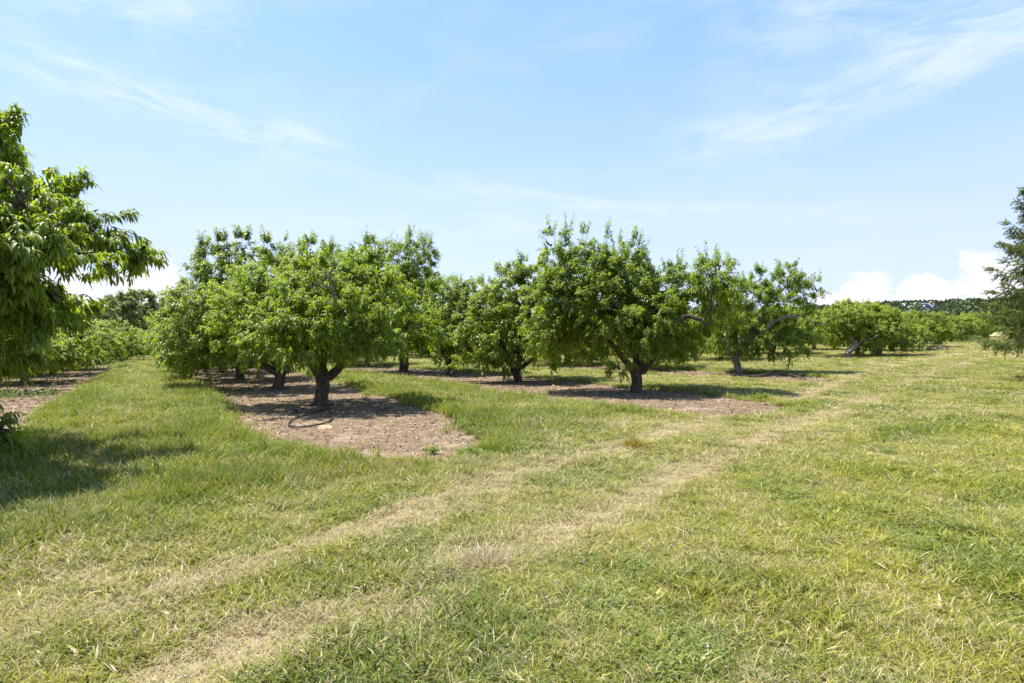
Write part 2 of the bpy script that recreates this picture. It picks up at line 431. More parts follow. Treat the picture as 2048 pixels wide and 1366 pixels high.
def dryness(x, y):
    base = .30 + .26 * sstep(fbm(x, y, .5, 41), .45, .75) + .36 * sstep(fbm(x, y, 2.3, 51, 3), .52, .78)
    s = .83 * x + .56 * y
    lane = sstep(poly_dist(x, y, T1), .8, 3) * (s < 14)
    d = base * (1 - .35 * lane) + track(x, y) * .75
    d = d + .14 * sstep(np.hypot(x, y), 25, 60)
    near_soil = soil_sd(x, y)
    d = d - .25 * sstep(near_soil, -1.0, -.2)
    return np.clip(d, .02, .95)
def tallness(x, y):
    """grass height in metres"""
    a = np.minimum(poly_dist(x, y, T1), poly_dist(x, y, T2)); leftside = sstep(poly_dist(x, y, T1), .6, 2.6)
    px_left = (-.81 * (x + 2.4) + .59 * (y - 3.5) > .5) & (.83 * x + .56 * y < 12)
    h = .060 + .035 * fbm(x, y, 1.2, 61) + leftside * np.where(px_left, .095, .015) * (.5 + fbm(x, y, .9, 65))
    h = h + .06 * np.exp(-((soil_sd(x, y) + .25) / .45) ** 2) * (y > 0)
    h = h * (1 - .35 * np.clip(track(x, y), 0, 1))
    return h * (.7 + .7 * fbm(x, y, 3.1, 71, 2))

def axis(a, b, h0, grow, lim):
    v = [0.0]; h = h0
    while v[-1] < lim:
        v.append(v[-1] + h)
        if v[-1] > b: h *= grow
    return np.array(v)
ax_p = axis(0, 11, .13, 1.07, 1700); gx = np.concatenate([-ax_p[:0:-1], ax_p])
ay_p = axis(0, 22, .13, 1.06, 1700); gy = np.concatenate([-np.array([200., 60, 25, 10, 5, 2, .8])[:], ay_p])
XX, YY = np.meshgrid(gx, gy); nx, ny = len(gx), len(gy)
xf, yf = XX.ravel(), YY.ravel(); rf = np.hypot(xf, yf)
soilv = sstep(soil_sd(xf, yf), -.12, .12) * (rf < 120)
zf = terr(xf, yf) - .02 * soilv
i = np.arange(nx - 1)[None] + np.arange(ny - 1)[:, None] * nx; i = i.ravel()
me = mesh_tris('ground', np.stack([xf, yf, zf], 1), np.stack([i, i + 1, i + nx + 1, i + nx], 1),
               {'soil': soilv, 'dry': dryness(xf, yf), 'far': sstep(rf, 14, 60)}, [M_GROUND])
tag(link('ground', me), kind='structure')

# ------------------------------------------------------------------ grass: tufts spread over the field (one uncountable mass)
protos = bpy.data.collections.new('tuft_shapes')
def tuft(seed, n, spread, h, lean, wid, clover=False):
    r = rs(seed)
    a = Acc()
    b = (r.rand(n, 3) - .5) * [2 * spread, 2 * spread, 0]; b[:, 2] = -.012
    ang = r.rand(n) * 6.283; ln = h * (.55 + .8 * r.rand(n)); le = lean * (.3 + r.rand(n))
    d0 = np.stack([np.cos(ang) * le * .45, np.sin(ang) * le * .45, np.ones(n)], 1); d0 = unit(d0)
    d1 = unit(np.stack([np.cos(ang) * le * 1.5, np.sin(ang) * le * 1.5, .75 * np.ones(n)], 1)); d2 = unit(np.stack([np.cos(ang) * le * 2.0, np.sin(ang) * le * 2.0, .45 * np.ones(n)], 1))
    sdv = unit(np.stack([-np.sin(ang + r.randn(n) * .5), np.cos(ang), r.randn(n) * .2], 1)); w = wid * (.6 + .8 * r.rand(n))[:, None]
    L = ln[:, None]
    p1 = b + d0 * L * .4; p2 = p1 + d1 * L * .35; p3 = p2 + d2 * L * .35
    V = np.stack([b - sdv * w * .4, b + sdv * w * .4, p1 - sdv * w * .5, p1 + sdv * w * .5, p2 - sdv * w * .36, p2 + sdv * w * .36, p3], 1).reshape(-1, 3)
    t = np.array([[0, 1, 3], [0, 3, 2], [2, 3, 5], [2, 5, 4], [4, 5, 6]])
    T = (t[None] + (np.arange(n) * 7)[:, None, None]).reshape(-1, 3)
    rn = r.rand(n); a.add(V, T, np.repeat(rn, 7))
    if clover:
        m = 40; c = (r.rand(m, 3) - .5) * [2.1 * spread, 2.1 * spread, 0]; c[:, 2] = .012 + r.rand(m) * .03
        for k in range(3):
            an = r.rand(m) * 1.2 + k * 2.094; dd = np.stack([np.cos(an), np.sin(an), .25 * r.randn(m)], 1); ss = np.stack([-np.sin(an), np.cos(an), .2 * r.randn(m)], 1)
            s = .0062 * (.7 + .6 * r.rand(m))[:, None]
            Vc = np.stack([c, c + dd * s * .8 - ss * s * .65, c + dd * s * 1.3, c + dd * s * .8 + ss * s * .65], 1).reshape(-1, 3)
            tt = np.array([[0, 1, 2], [0, 2, 3]]); a.add(Vc, (tt[None] + (np.arange(m) * 4)[:, None, None]).reshape(-1, 3), np.repeat(-(.15 + .5 * r.rand(m)), 4))
    o = bpy.data.objects.new('grass_tuft', a.mesh('grass_tuft', [M_GRASS])); protos.objects.link(o); return o
# indices 0-4 lawn, 5-6 clover lawn, 7-9 coarse
for k in range(5): tuft(100 + k, 34, .06, .062, 1.45, .0030)
for k in range(2): tuft(120 + k, 15, .06, .065, 1.0, .0034, True)
for k in range(3): tuft(140 + k, 15, .05, .085, 1.2, .0058)
for k in range(2): tuft(160 + k, 8, .03, .08, 1.6, .0095)
r = rs(5)
def scatter(r0, r1, dens, half=47):
    area = (r1 ** 2 - r0 ** 2) * RAD(half); n = int(area * dens)
    rr = np.sqrt(r.rand(n) * (r1 ** 2 - r0 ** 2) + r0 ** 2); a = (r.rand(n) * 2 - 1) * RAD(half)
    return np.sin(a) * rr, np.cos(a) * rr
gxs, gys, gsc = [], [], []
for (r0, r1, dn, sc) in ((1.8, 4.5, 1300, .95), (4.5, 8, 900, 1.05), (8, 13, 400, 1.3), (13, 21, 170, 1.75), (21, 34, 75, 2.4), (34, 60, 24, 3.6), (60, 110, 6.5, 6)):
    a, b = scatter(r0, r1, dn); gxs.append(a); gys.append(b); gsc.append(np.full(len(a), sc))
gxs = np.concatenate(gxs); gys = np.concatenate(gys); gsc = np.concatenate(gsc)
sdl = soil_sd(gxs, gys)
keep = (sdl < .0) | (r.rand(len(gxs)) < .35 * np.exp(-np.clip(sdl, 0, 9) / .13)) | ((r.rand(len(gxs)) < .004) & (sdl < .6))
keep &= ~((track(gxs, gys) > .75) & (r.rand(len(gxs)) < .45))
bare = fbm(gxs, gys, 1.7, 91, 4)
keep &= ~((bare > .60) & (r.rand(len(gxs)) < .65))
gxs, gys, gsc = gxs[keep], gys[keep], gsc[keep]
N = len(gxs)
hh = tallness(gxs, gys) * (.55 + .95 * r.rand(N) ** 1.5)
dr = np.clip(dryness(gxs, gys) + (r.rand(N) - .5) * .65, 0, 1)
clov = fbm(gxs, gys, .9, 81, 4)
kind = r.randint(0, 5, N)
cl = (clov + (r.rand(N) - .5) * .6 > .93); kind = np.where(cl, 5 + r.randint(0, 2, N), kind)
co = (fbm(gxs, gys, 1.1, 131, 3) + (r.rand(N) - .5) * .4 + .12 * (gxs < -1) > .60); kind = np.where(co & ~cl, 7 + r.randint(0, 3, N), kind)
kind = np.where((r.rand(N) < .035) & (gsc < 1.5), 10 + r.randint(0, 2, N), kind)
tk = track(gxs, gys); kind = np.where((kind >= 5) & (tk > .45), r.randint(0, 5, N), kind); dr = np.where(kind >= 7, dr * .45, dr)
tone = np.clip(.47 + (fbm(gxs, gys, .7, 101) - .5) * 1.0 + (fbm(gxs, gys, 4, 111, 2) - .5) * .8 + (r.rand(N) - .5) * .7 - .10 * cl, 0, 1)
pm = bpy.data.meshes.new('grass')
pm.vertices.add(N); pm.vertices.foreach_set('co', np.stack([gxs, gys, terr(gxs, gys)], 1).astype(np.float32).ravel())
for nm, v in (('dry', dr), ('tone', tone)):
    a = pm.attributes.new(nm, 'FLOAT', 'POINT'); a.data.foreach_set('value', v.astype(np.float32))
a = pm.attributes.new('kind', 'INT', 'POINT'); a.data.foreach_set('value', kind.astype(np.int32))
a = pm.attributes.new('rot', 'FLOAT_VECTOR', 'POINT')
a.data.foreach_set('vector', np.stack([(r.rand(N) - .5) * .35, (r.rand(N) - .5) * .35, r.rand(N) * 6.283], 1).astype(np.float32).ravel())
a = pm.attributes.new('scl', 'FLOAT_VECTOR', 'POINT')
hz = hh / .075 * (1 + .05 * np.clip(gsc - 1, 0, 9)); a.data.foreach_set('vector', np.stack([gsc * (.7 + .5 * np.clip(hz, .6, 1.6)), gsc * (.7 + .5 * np.clip(hz, .6, 1.6)), hz], 1).astype(np.float32).ravel())
pm.update()
grass = link('grass', pm); tag(grass, 'mown green and straw coloured grass with clover over the field', 'grass', kind='stuff')

def instancer(obj, coll, nm):
    ng = bpy.data.node_groups.new(nm, 'GeometryNodeTree')
    ng.interface.new_socket('Geometry', in_out='INPUT', socket_type='NodeSocketGeometry')
    ng.interface.new_socket('Geometry', in_out='OUTPUT', socket_type='NodeSocketGeometry')
    n = ng.nodes; l = ng.links; gi = n.new('NodeGroupInput'); go = n.new('NodeGroupOutput')
    ip = n.new('GeometryNodeInstanceOnPoints'); ci = n.new('GeometryNodeCollectionInfo')
    ci.inputs['Collection'].default_value = coll; ci.inputs['Separate Children'].default_value = True; ci.inputs['Reset Children'].default_value = True
    m2p = n.new('GeometryNodeMeshToPoints')
    def at_(name, t):
        x = n.new('GeometryNodeInputNamedAttribute'); x.data_type = t; x.inputs[0].default_value = name; return x.outputs[0]
    l.new(gi.outputs[0], m2p.inputs[0]); l.new(m2p.outputs[0], ip.inputs['Points']); l.new(ci.outputs[0], ip.inputs['Instance'])
    ip.inputs['Pick Instance'].default_value = True
    l.new(at_('kind', 'INT'), ip.inputs['Instance Index'])
    l.new(at_('rot', 'FLOAT_VECTOR'), ip.inputs['Rotation']); l.new(at_('scl', 'FLOAT_VECTOR'), ip.inputs['Scale'])
    l.new(ip.outputs[0], go.inputs[0])
    md = obj.modifiers.new('spread', 'NODES'); md.node_group = ng
instancer(grass, protos, 'grass_spread')

# ------------------------------------------------------------------ leaf litter and chips on the bare soil
def litter():
    r = rs(77); n = 200000
    x = -26 + r.rand(n) * 46; y = 7 + (r.rand(n) ** 1.5) * 32
    k = soil_sd(x, y) > .05; x, y = x[k], y[k]; n = len(x)
    s = .007 + .026 * r.rand(n) ** 3; s = s * (1 + .03 * np.hypot(x, y)); an = r.rand(n) * 6.283
    z = terr(x, y) - .02 + .006 + r.rand(n) * .008
    c = np.stack([x, y, z], 1); d = np.stack([np.cos(an), np.sin(an), (r.rand(n) - .3) * .8], 1) * s[:, None]
    w_ = np.stack([-np.sin(an), np.cos(an), (r.rand(n) - .3) * .8], 1) * s[:, None] * (.25 + .45 * r.rand(n))[:, None]
    up = np.array([0, 0, 1.]) * s[:, None] * .3
    V = np.stack([c - d, c - w_ + up, c + d, c + w_ + up * .4], 1).reshape(-1, 3)
    T = (np.array([[0, 1, 2], [0, 2, 3]])[None] + (np.arange(n) * 4)[:, None, None]).reshape(-1, 3)
    m, q, out = material('leaf_litter')
    rn = q.attr('rnd'); cr = q.node('ShaderNodeValToRGB'); q.put(cr.inputs[0], rn); e = cr.color_ramp; e.interpolation = 'CONSTANT'
    cols = [(0, (.08, .055, .04)), (.3, (.15, .10, .07)), (.5, (.26, .18, .12)), (.68, (.42, .33, .24)), (.86, (.46, .38, .29)), (.95, (.62, .36, .05)), (.985, (.60, .20, .04))]
    e.elements[0].position = 0; e.elements[0].color = (*cols[0][1], 1); e.elements[1].position = cols[1][0]; e.elements[1].color = (*cols[1][1], 1)
    for p, c_ in cols[2:]:
        el_ = e.elements.new(p); el_.color = (*c_, 1)
    p = q.node('ShaderNodeBsdfPrincipled'); q.put(p.inputs['Base Color'], cr.outputs[0]); p.inputs['Roughness'].default_value = .9
    q.l.new(p.outputs[0], out.inputs[0])
    o = link('leaf_litter', mesh_tris('leaf_litter', V, T, {'rnd': np.repeat(r.rand(n), 4)}, [m], False))
    tag(o, 'brown chips and yellow fallen leaves on the bare soil strips', 'leaf litter', kind='stuff')
litter()

# clover heads in the near grass
def clover_heads():
    r = rs(78); a = Acc(); n = 330
    x, y = scatter(2.4, 7.5, 330 / ((7.5 ** 2 - 2.4 ** 2) * RAD(47)))
    k = (fbm(x, y, .9, 81, 4) > .5) & (r.rand(len(x)) < .55); x, y = x[k], y[k]
    for xx, yy in zip(x, y):
        c = np.array([xx, yy, float(terr(xx, yy)) + .045 + .03 * r.rand()]); V, T = tube([c + [0, 0, -.007], c + [0, 0, -.004], c + [0, 0, .003], c + [0, 0, .007]], [.003, .0075, .0075, .002], 6)
        a.add(V, T); V, T = tube([c - [0, 0, .055], c - [0, 0, .006]], [.0012, .001], 4); a.add(V, T)
    tag(link('clover_flowers', a.mesh('clover_flowers', [plain('clover_white', (.50, .48, .42), .9, .1, (.42, .36, .32), 200)])), 'tiny white clover heads dotted in the near grass', 'flowers', kind='stuff')
clover_heads()

# ------------------------------------------------------------------ trees
def grow(lobes, seed, dens, nleaf, hi, slen=.34, leafL=.135, leafW=.037, spikes=10, spikeL=.75, g=1.9, inner=.35):
    """leafy shoots filling a list of lobes (x, y, z, rx, rz); all in the tree's own coordinates"""
    r = rs(seed); Bs, Ds, Ls = [], [], []
    LB = np.array([l[:3] for l in lobes]); LR = np.array([l[3] for l in lobes]); LZ = np.array([l[4] for l in lobes])
    for c, R, Rz in zip(LB, LR, LZ):
        m = max(3, int(dens * 4 * np.pi * R * (R + Rz) / 2 / 7))
        d = unit(r.randn(m, 3)); rad = np.where(r.rand(m) < inner, .25 + .4 * r.rand(m), .62 + .50 * r.rand(m))
        d = np.repeat(d, 7, 0); rad = np.repeat(rad, 7); n = m * 7
        B = c + d * rad[:, None] * np.array([R, R, Rz]) * 1.0 + r.randn(n, 3) * .045
        q_ = (B[:, None] - LB[None]) / np.stack([LR, LR, LZ], 1)[None]; dep = np.linalg.norm(q_, axis=2).min(1)
        k = (dep > .62) | (r.rand(n) < .45); B, d = B[k], d[k]
        dd = unit(d + np.array([0, 0, .5]) * (d[:, 2:3] > -.3) + r.randn(len(B), 3) * .42)
        Bs.append(B); Ds.append(dd); Ls.append(slen * (.6 + .8 * r.rand(len(B))))
    B, D, L = np.concatenate(Bs), np.concatenate(Ds), np.concatenate(Ls)
    B[:, 2] = np.maximum(B[:, 2], .45)
    out = [shoots(B, D, L, nleaf, seed + 1, leafL, leafW, hi, .25, g)]
    # long leafy water shoots rising from the upper lobes
    if spikes:
        k = np.argsort(-(LB[:, 2] + LZ))[:max(4, len(lobes) // 2)]
        ii = r.choice(k, spikes); a = r.rand(spikes) * 6.283; rr = LR[ii] * r.rand(spikes) ** .5 * .8
        b = LB[ii] + np.stack([np.cos(a) * rr, np.sin(a) * rr, LZ[ii] * .75], 1)
        d = unit(np.stack([np.cos(a) * .28, np.sin(a) * .28, np.ones(spikes)], 1) + r.randn(spikes, 3) * .10)
        l = spikeL * (.5 + .7 * r.rand(spikes))
        out.append(shoots(b, d, l, int(nleaf * 2.4), seed + 2, leafL, leafW, hi, .03, g * 1.1))
        out.append(shoots(b, d, l * .6, int(nleaf * 1.2), seed + 3, leafL, leafW, hi, .0, g * 1.1))
    a = Acc()
    for V, T, R in out: a.add(V, T, R)
    return a, B, D, L

def branches(a, lobes, B, D, L, fork, r, nbranch=2, twigs=0):
    """secondary wood inside the lobes"""
    for l in lobes:
        c = np.array(l[:3])
        for _ in range(nbranch):
            d = unit(r.randn(3) + [0, 0, .5]); e = c + d * np.array([l[3], l[3], l[4]]) * .8
            P = curve_pts([c - d * .1, c + d * l[3] * .35 + r.randn(3) * .06, e], 7, .02, r.randint(9999))
            a.add(*tube(P, np.linspace(.028, .007, 7), 5))
    if twigs:
        for i in r.choice(len(B), min(twigs, len(B)), False):
            P = [B[i] - D[i] * .15, B[i] + D[i] * L[i] * .5 - [0, 0, L[i] * .06], B[i] + D[i] * L[i] - [0, 0, L[i] * .25]]
            a.add(*tube(P, [.006, .0045, .002], 3, cap=False))

def trunk_mesh(pts, r0, r1, seed, mat, sides=14, n=16):
    P = curve_pts(pts, n, .012, seed); t = np.linspace(0, 1, n)
    R = r0 + (r1 - r0) * t; R = R * (1 + .85 * np.exp(-t * 9) + .14 * np.exp(-((t - .98) / .14) ** 2))
    a = Acc(); a.add(*tube(P, R, sides, .14, seed)); return a

def peach(base, trunk, limbs, lobes, seed, label, dens=21, nleaf=15, hi=True, group=None, rad=.19, mat=None, wood=None, spikes=10, spikeL=.75, twigs=600, cat='tree', name='peach_tree', **kw):
    """base: world xyz. trunk, limbs, lobes in the tree's own metres from its base"""
    root = bpy.data.objects.new(name, None); COL.objects.link(root); root.location = base; root.empty_display_size = .3
    tag(root, label, cat, group)
    r = rs(seed + 50); wood = wood or M_BARK
    a = trunk_mesh([(0, 0, -.12)] + list(trunk), rad, rad * .8, seed, wood)
    # stubs of old pruned limbs near the fork
    top = np.array(trunk[-1], float)
    for k in range(2):
        d = unit(np.array([r.randn(), r.randn(), .5])); a.add(*tube([top - [0, 0, .06], top + d * rad * 1.1, top + d * rad * 1.7], [rad * .5, rad * .36, rad * .3], 8, .12, seed + k))
    link('trunk', a.mesh('trunk', [wood]), root)
    for i, (pts, r0, r1) in enumerate(limbs):
        la = Acc(); P = curve_pts([tuple(top - [0, 0, .08])] + list(pts), 8 * len(pts) + 4, .022, seed + i)
        R = np.linspace(r0, r1, len(P)) ; la.add(*tube(P, R, 10, .12, seed + i)); link('limb', la.mesh('limb', [wood]), root)
    ca, B, D, L = grow(lobes, seed, dens, nleaf, hi, spikes=spikes, spikeL=spikeL, **kw)
    nf = sum(len(t) for t in ca.T); branches(ca, lobes, B, D, L, top, r, 2, twigs)
    link('crown', ca.mesh('crown', [mat or M_PEACH, wood], True, nf), root)
    return root

def from_photo(depth, tr, fork, limbs_px, lobes_px, yoff):
    """photo pixels at a depth -> metres from the trunk's foot. lobes (px, py, r_px, rz_px, dy)"""
    bx = (tr[0] - 1024) / F * depth; bz = float(terr(bx, depth)); sc = depth / F
    zz = lambda py: CAMZ + (683 - py) * sc - bz; xx = lambda px: (px - tr[0]) * sc
    trunk = [(xx(tr[0]), 0, .0), (xx((tr[0] + fork[0]) / 2) + .02, .0, zz(fork[1]) * .5), (xx(fork[0]), 0, zz(fork[1]))]
    limbs = [([(xx(p[0]), p[2], zz(p[1])) for p in pts], r0, r1) for pts, r0, r1 in limbs_px]
    lobes = [(xx(l[0]), l[4], zz(l[1]), l[2] * sc, l[3] * sc) for l in lobes_px]
    return (bx, depth, bz), trunk, limbs, lobes

# --- nearest tree of the first row, on the wide bare patch
b, t, li, lo = from_photo(15.2, (640, 808), (645, 752), [
    ([(622, 725, 0), (600, 690, -.3), (570, 650, -.5), (530, 632, -.6), (500, 600, -.4)], .13, .04),
    ([(672, 740, .1), (700, 700, 0), (745, 672, -.3), (770, 640, -.2)], .13, .045),
    ([(640, 720, .3), (640, 660, .9), (625, 600, 1.3)], .10, .035),
    ([(655, 715, -.3), (665, 650, -.9), (670, 600, -1.1)], .09, .03)],
    [(640, 525, 10, 20, .4), (590, 520, 10, 22, .5), (680, 530, 9, 20, .5), (735, 535, 9, 22, .4), (500, 650, 62, 48, -.2), (535, 672, 50, 30, -.9), (560, 600, 66, 55, .3), (470, 600, 58, 50, .5), (630, 640, 72, 50, -1.3),
     (640, 678, 56, 28, -1.3), (705, 640, 62, 50, -.9), (650, 575, 66, 50, -.2), (745, 600, 58, 48, .1), (770, 660, 52, 42, -.6), (725, 682, 48, 26, -.6),
     (600, 560, 52, 40, .8), (700, 570, 50, 42, 1.0), (560, 650, 60, 42, 1.5), (700, 650, 66, 45, 1.6), (630, 610, 74, 50, 1.7), (520, 560, 48, 44, .9), (790, 625, 44, 40, .6), (830, 650, 34, 34, .4), (660, 540, 44, 34, 1.3), (740, 550, 40, 34, .9)], 0)
TA = peach(b, t, li, lo, 11, 'large fruit tree with forked brown trunk on the wide bare patch with the hose loop', dens=40, spikes=70, spikeL=.5, inner=.3)
# bleached broken limb showing in its crown
sc = 15.2 / F; bx, _, bz = b
dl = Acc(); z0 = lambda py: CAMZ + (683 - py) * sc - bz; x0 = lambda px: (px - 640) * sc
dl.add(*tube(curve_pts([(x0(716), -1.5, z0(620)), (x0(706), -1.75, z0(590)), (x0(703), -1.85, z0(565)), (x0(714), -1.9, z0(552))], 10, .02, 3), np.linspace(.038, .014, 10), 8, .2, 4))
dl.add(*tube(curve_pts([(x0(704), -1.83, z0(572)), (x0(694), -1.95, z0(562))], 5, .01, 5), np.linspace(.03, .012, 5), 6, .2, 4))
dl.add(*tube(curve_pts([(x0(707), -1.77, z0(590)), (x0(697), -1.95, z0(585)), (x0(690), -2.0, z0(590))], 6, .01, 6), np.linspace(.03, .012, 6), 6, .2, 4))
o = link('dead_limb', dl.mesh('dead_limb', [M_DEAD]), TA); o['label'] = 'bleached broken dead limb'

# --- second of the first row
b, t, li, lo = from_photo(20.2, (553, 778), (562, 745), [
    ([(535, 735, 0), (505, 720, -.2), (480, 700, -.3), (455, 675, -.2)], .14, .05),
    ([(585, 720, 0), (600, 680, .3)], .12, .05), ([(560, 700, .5), (540, 640, 1)], .1, .04), ([(545, 700, -.5), (500, 640, -.9), (470, 560, -.6)], .1, .04)],
    [(400, 640, 66, 50, -.4), (440, 700, 58, 28, -.8), (380, 690, 52, 34, -.2), (430, 580, 60, 55, .3), (480, 545, 56, 48, .2), (560, 545, 60, 50, .6), (500, 600, 62, 55, -.7),
     (610, 560, 52, 46, .6), (410, 530, 34, 30, .4), (350, 650, 44, 42, .6), (560, 670, 60, 34, 0), (620, 640, 60, 60, 1), (480, 675, 50, 34, .9), (470, 640, 70, 50, 1.6), (540, 610, 70, 60, 1.8), (480, 497, 13, 26, .2), (520, 500, 10, 24, .3), (400, 508, 10, 20, .2), (560, 500, 10, 26, .4), (612, 505, 11, 26, .4), (440, 500, 10, 22, .2)], 0)
peach(b, t, li, lo, 23, 'tall spreading fruit tree just behind and left of the nearest trunk, long limb reaching left', dens=36, nleaf=15, hi=False, spikes=60, spikeL=.5, leafL=.15, leafW=.048, inner=.25)

# --- nearest tree of the second row
b, t, li, lo = from_photo(18.6, (1272, 787), (1272, 742), [
    ([(1290, 735, -.2), (1325, 660, -.9), (1350, 636, -1.2), (1372, 643, -1.35), (1387, 652, -1.4), (1392, 630, -1.4), (1397, 590, -1.3), (1410, 560, -1.0)], .09, .02),
    ([(1252, 725, -.1), (1235, 705, -.3), (1205, 670, -.2), (1172, 645, -.6), (1140, 628, -.6), (1110, 590, .1)], .10, .03),
    ([(1275, 700, .4), (1260, 620, .8), (1240, 540, .6)], .11, .035),
    ([(1285, 700, .7), (1330, 640, 1.3)], .09, .035), ([(1262, 700, -.4), (1240, 640, -.7), (1190, 560, -.2)], .08, .03)],
    [(1268, 664, 54, 30, -.7), (1205, 668, 36, 28, -.6), (1325, 676, 46, 26, -.5), (1380, 675, 42, 32, .3), (1290, 625, 58, 48, -.6), (1215, 620, 60, 46, -.7), (1130, 590, 56, 52, .1),
     (1100, 650, 48, 46, .3), (1190, 560, 58, 50, 0), (1150, 530, 46, 34, .3), (1100, 485, 10, 22, .3), (1132, 486, 11, 26, .2), (1168, 487, 10, 28, .3), (1212, 500, 11, 26, .2), (1278, 505, 10, 32, .3), (1300, 535, 9, 24, .2), (1428, 540, 9, 26, -.2), (1458, 558, 8, 20, 0), (1355, 545, 8, 16, 0), (1255, 555, 54, 48, .2), (1240, 515, 34, 32, .4), (1330, 590, 44, 40, .3), (1425, 575, 42, 40, -.3), (1395, 600, 30, 30, -.9), (1405, 560, 34, 30, -.9),
     (1360, 560, 30, 28, .2), (1250, 640, 66, 55, 1.5), (1150, 640, 50, 50, 1.3), (1350, 650, 50, 50, 1.5), (1440, 625, 34, 36, 0), (1085, 600, 40, 40, .6), (1130, 540, 44, 44, .6), (1290, 570, 44, 44, .9), (1350, 610, 44, 44, .9), (1190, 530, 30, 26, .4), (1160, 600, 48, 44, .5), (1225, 590, 48, 44, .5), (1280, 600, 40, 40, .2), (1320, 640, 40, 36, .5), (1100, 675, 42, 26, .9), (1222, 730, 14, 20, -1.2), (1150, 682, 40, 24, .4)], 0)
peach(b, t, li, lo, 37, 'tall fruit tree with a pale crooked limb arching right, nearest in the second row', dens=46, nleaf=16, spikes=46, spikeL=.75, inner=.28)

# --- second of the second row, leaning trunk
b, t, li, lo = from_photo(23.4, (1038, 766), (1028, 738), [
    ([(1045, 733, 0), (1075, 713, -.4), (1110, 706, -.5)], .12, .05), ([(1045, 715, -.3), (1062, 690, -.6), (1080, 655, -.8), (1070, 610, -.3)], .10, .04),
    ([(1010, 700, .4), (980, 650, .6)], .1, .04)],
    [(1000, 690, 48, 36, -.3), (1040, 640, 58, 50, -.2), (975, 640, 46, 46, .2), (1100, 690, 46, 34, -.6), (1080, 620, 50, 50, .4), (1030, 590, 48, 46, .4), (1015, 558, 28, 30, .4), (985, 610, 36, 36, .5), (1130, 600, 44, 44, .9),
     (1060, 565, 28, 28, .5), (1018, 553, 9, 22, .3), (1050, 538, 8, 22, .3), (1078, 545, 8, 20, .4), (1000, 725, 34, 18, -.3), (940, 690, 34, 40, .4), (1040, 660, 60, 50, 1.4), (1130, 650, 44, 50, 1)], 0)
peach(b, t, li, lo, 41, 'medium fruit tree with a leaning dark trunk, second in the second row', dens=34, nleaf=14, hi=False, leafL=.155, leafW=.062, spikes=34, spikeL=.5, inner=.25, rad=.17)

# --- third and fourth of the second row
b, t, li, lo = from_photo(28.4, (903, 750), (900, 725), [
    ([(925, 700, 0), (945, 660, 0)], .12, .04), ([(885, 705, 0), (870, 660, .2)], .11, .04)],
    [(905, 660, 52, 44, -.3), (945, 640, 44, 44, 0), (875, 640, 42, 44, .3), (930, 600, 38, 34, .4), (965, 595, 38, 36, .3), (890, 595, 42, 38, .5), (985, 640, 36, 36, .9), (905, 700, 40, 20, 0), (915, 650, 54, 46, 1.4), (965, 670, 30, 30, 0)], 0)
peach(b, t, li, lo, 43, 'smaller fruit tree with a V shaped trunk, third in the second row', dens=30, nleaf=13, hi=False, leafL=.17, leafW=.058, spikes=30, spikeL=.5, inner=.2, rad=.2, twigs=300)
b, t, li, lo = from_photo(31.0, (808, 742), (806, 706), [
    ([(830, 680, 0), (845, 600, 0)], .17, .06), ([(785, 680, 0), (760, 600, .2)], .17, .06), ([(810, 660, .3), (800, 540, .3)], .16, .05)],
    [(740, 600, 54, 54, .2), (800, 600, 62, 58, -.6), (850, 600, 44, 55, 0), (720, 550, 38, 44, .2), (735, 520, 26, 30, .2), (790, 535, 44, 44, .2), (835, 530, 36, 42, 0), (800, 660, 60, 36, -.4),
     (750, 660, 50, 38, .2), (860, 660, 42, 36, 0), (800, 600, 70, 60, 1.8), (728, 500, 9, 26, 0), (772, 502, 9, 22, .1), (822, 497, 10, 28, 0), (854, 507, 9, 22, 0), (700, 590, 46, 46, .6), (770, 570, 50, 50, .8), (830, 570, 46, 46, .8), (740, 500, 24, 22, .5), (850, 500, 18, 18, 0), (885, 585, 30, 36, .5)], 0)
peach(b, t, li, lo, 47, 'tall dark fruit tree with a thick black trunk, fourth in the second row', dens=30, nleaf=13, hi=False, leafL=.18, leafW=.05, spikes=50, spikeL=.7, inner=.2, rad=.26, twigs=300)

# --- nearest of the third row
b, t, li, lo = from_photo(25.9, (1478, 750), (1468, 712), [
    ([(1500, 690, 0), (1520, 660, -.6), (1528, 645, -.9), (1550, 637, -1.0), (1575, 634, -1.0)], .12, .05), ([(1450, 680, 0), (1430, 640, 0)], .11, .04), ([(1480, 660, .4), (1490, 600, .5)], .1, .04), ([(1530, 620, -.3), (1570, 570, -.2)], .08, .03)],
    [(1440, 650, 46, 46, 0), (1480, 676, 46, 24, -.4), (1500, 620, 44, 44, -.2), (1545, 600, 36, 26, -.3), (1575, 575, 40, 32, 0), (1610, 590, 28, 24, 0), (1520, 575, 22, 26, .2), (1575, 680, 44, 28, -.3), (1530, 686, 36, 22, -.4),
     (1500, 585, 26, 26, .4), (1535, 650, 40, 36, .6), (1480, 630, 40, 36, .6), (1450, 610, 36, 36, .4), (1500, 650, 60, 46, 1.6), (1590, 650, 36, 30, .3), (1560, 550, 16, 16, 0), (1580, 552, 9, 22, 0), (1520, 560, 9, 20, 0), (1632, 578, 9, 16, 0)], 0)
peach(b, t, li, lo, 53, 'fruit tree with pale leaning trunk and one high spray, nearest in the third row', dens=30, nleaf=13, hi=False, leafL=.16, leafW=.055, spikes=34, spikeL=.55, inner=.2, wood=M_PALEBARK, rad=.17)

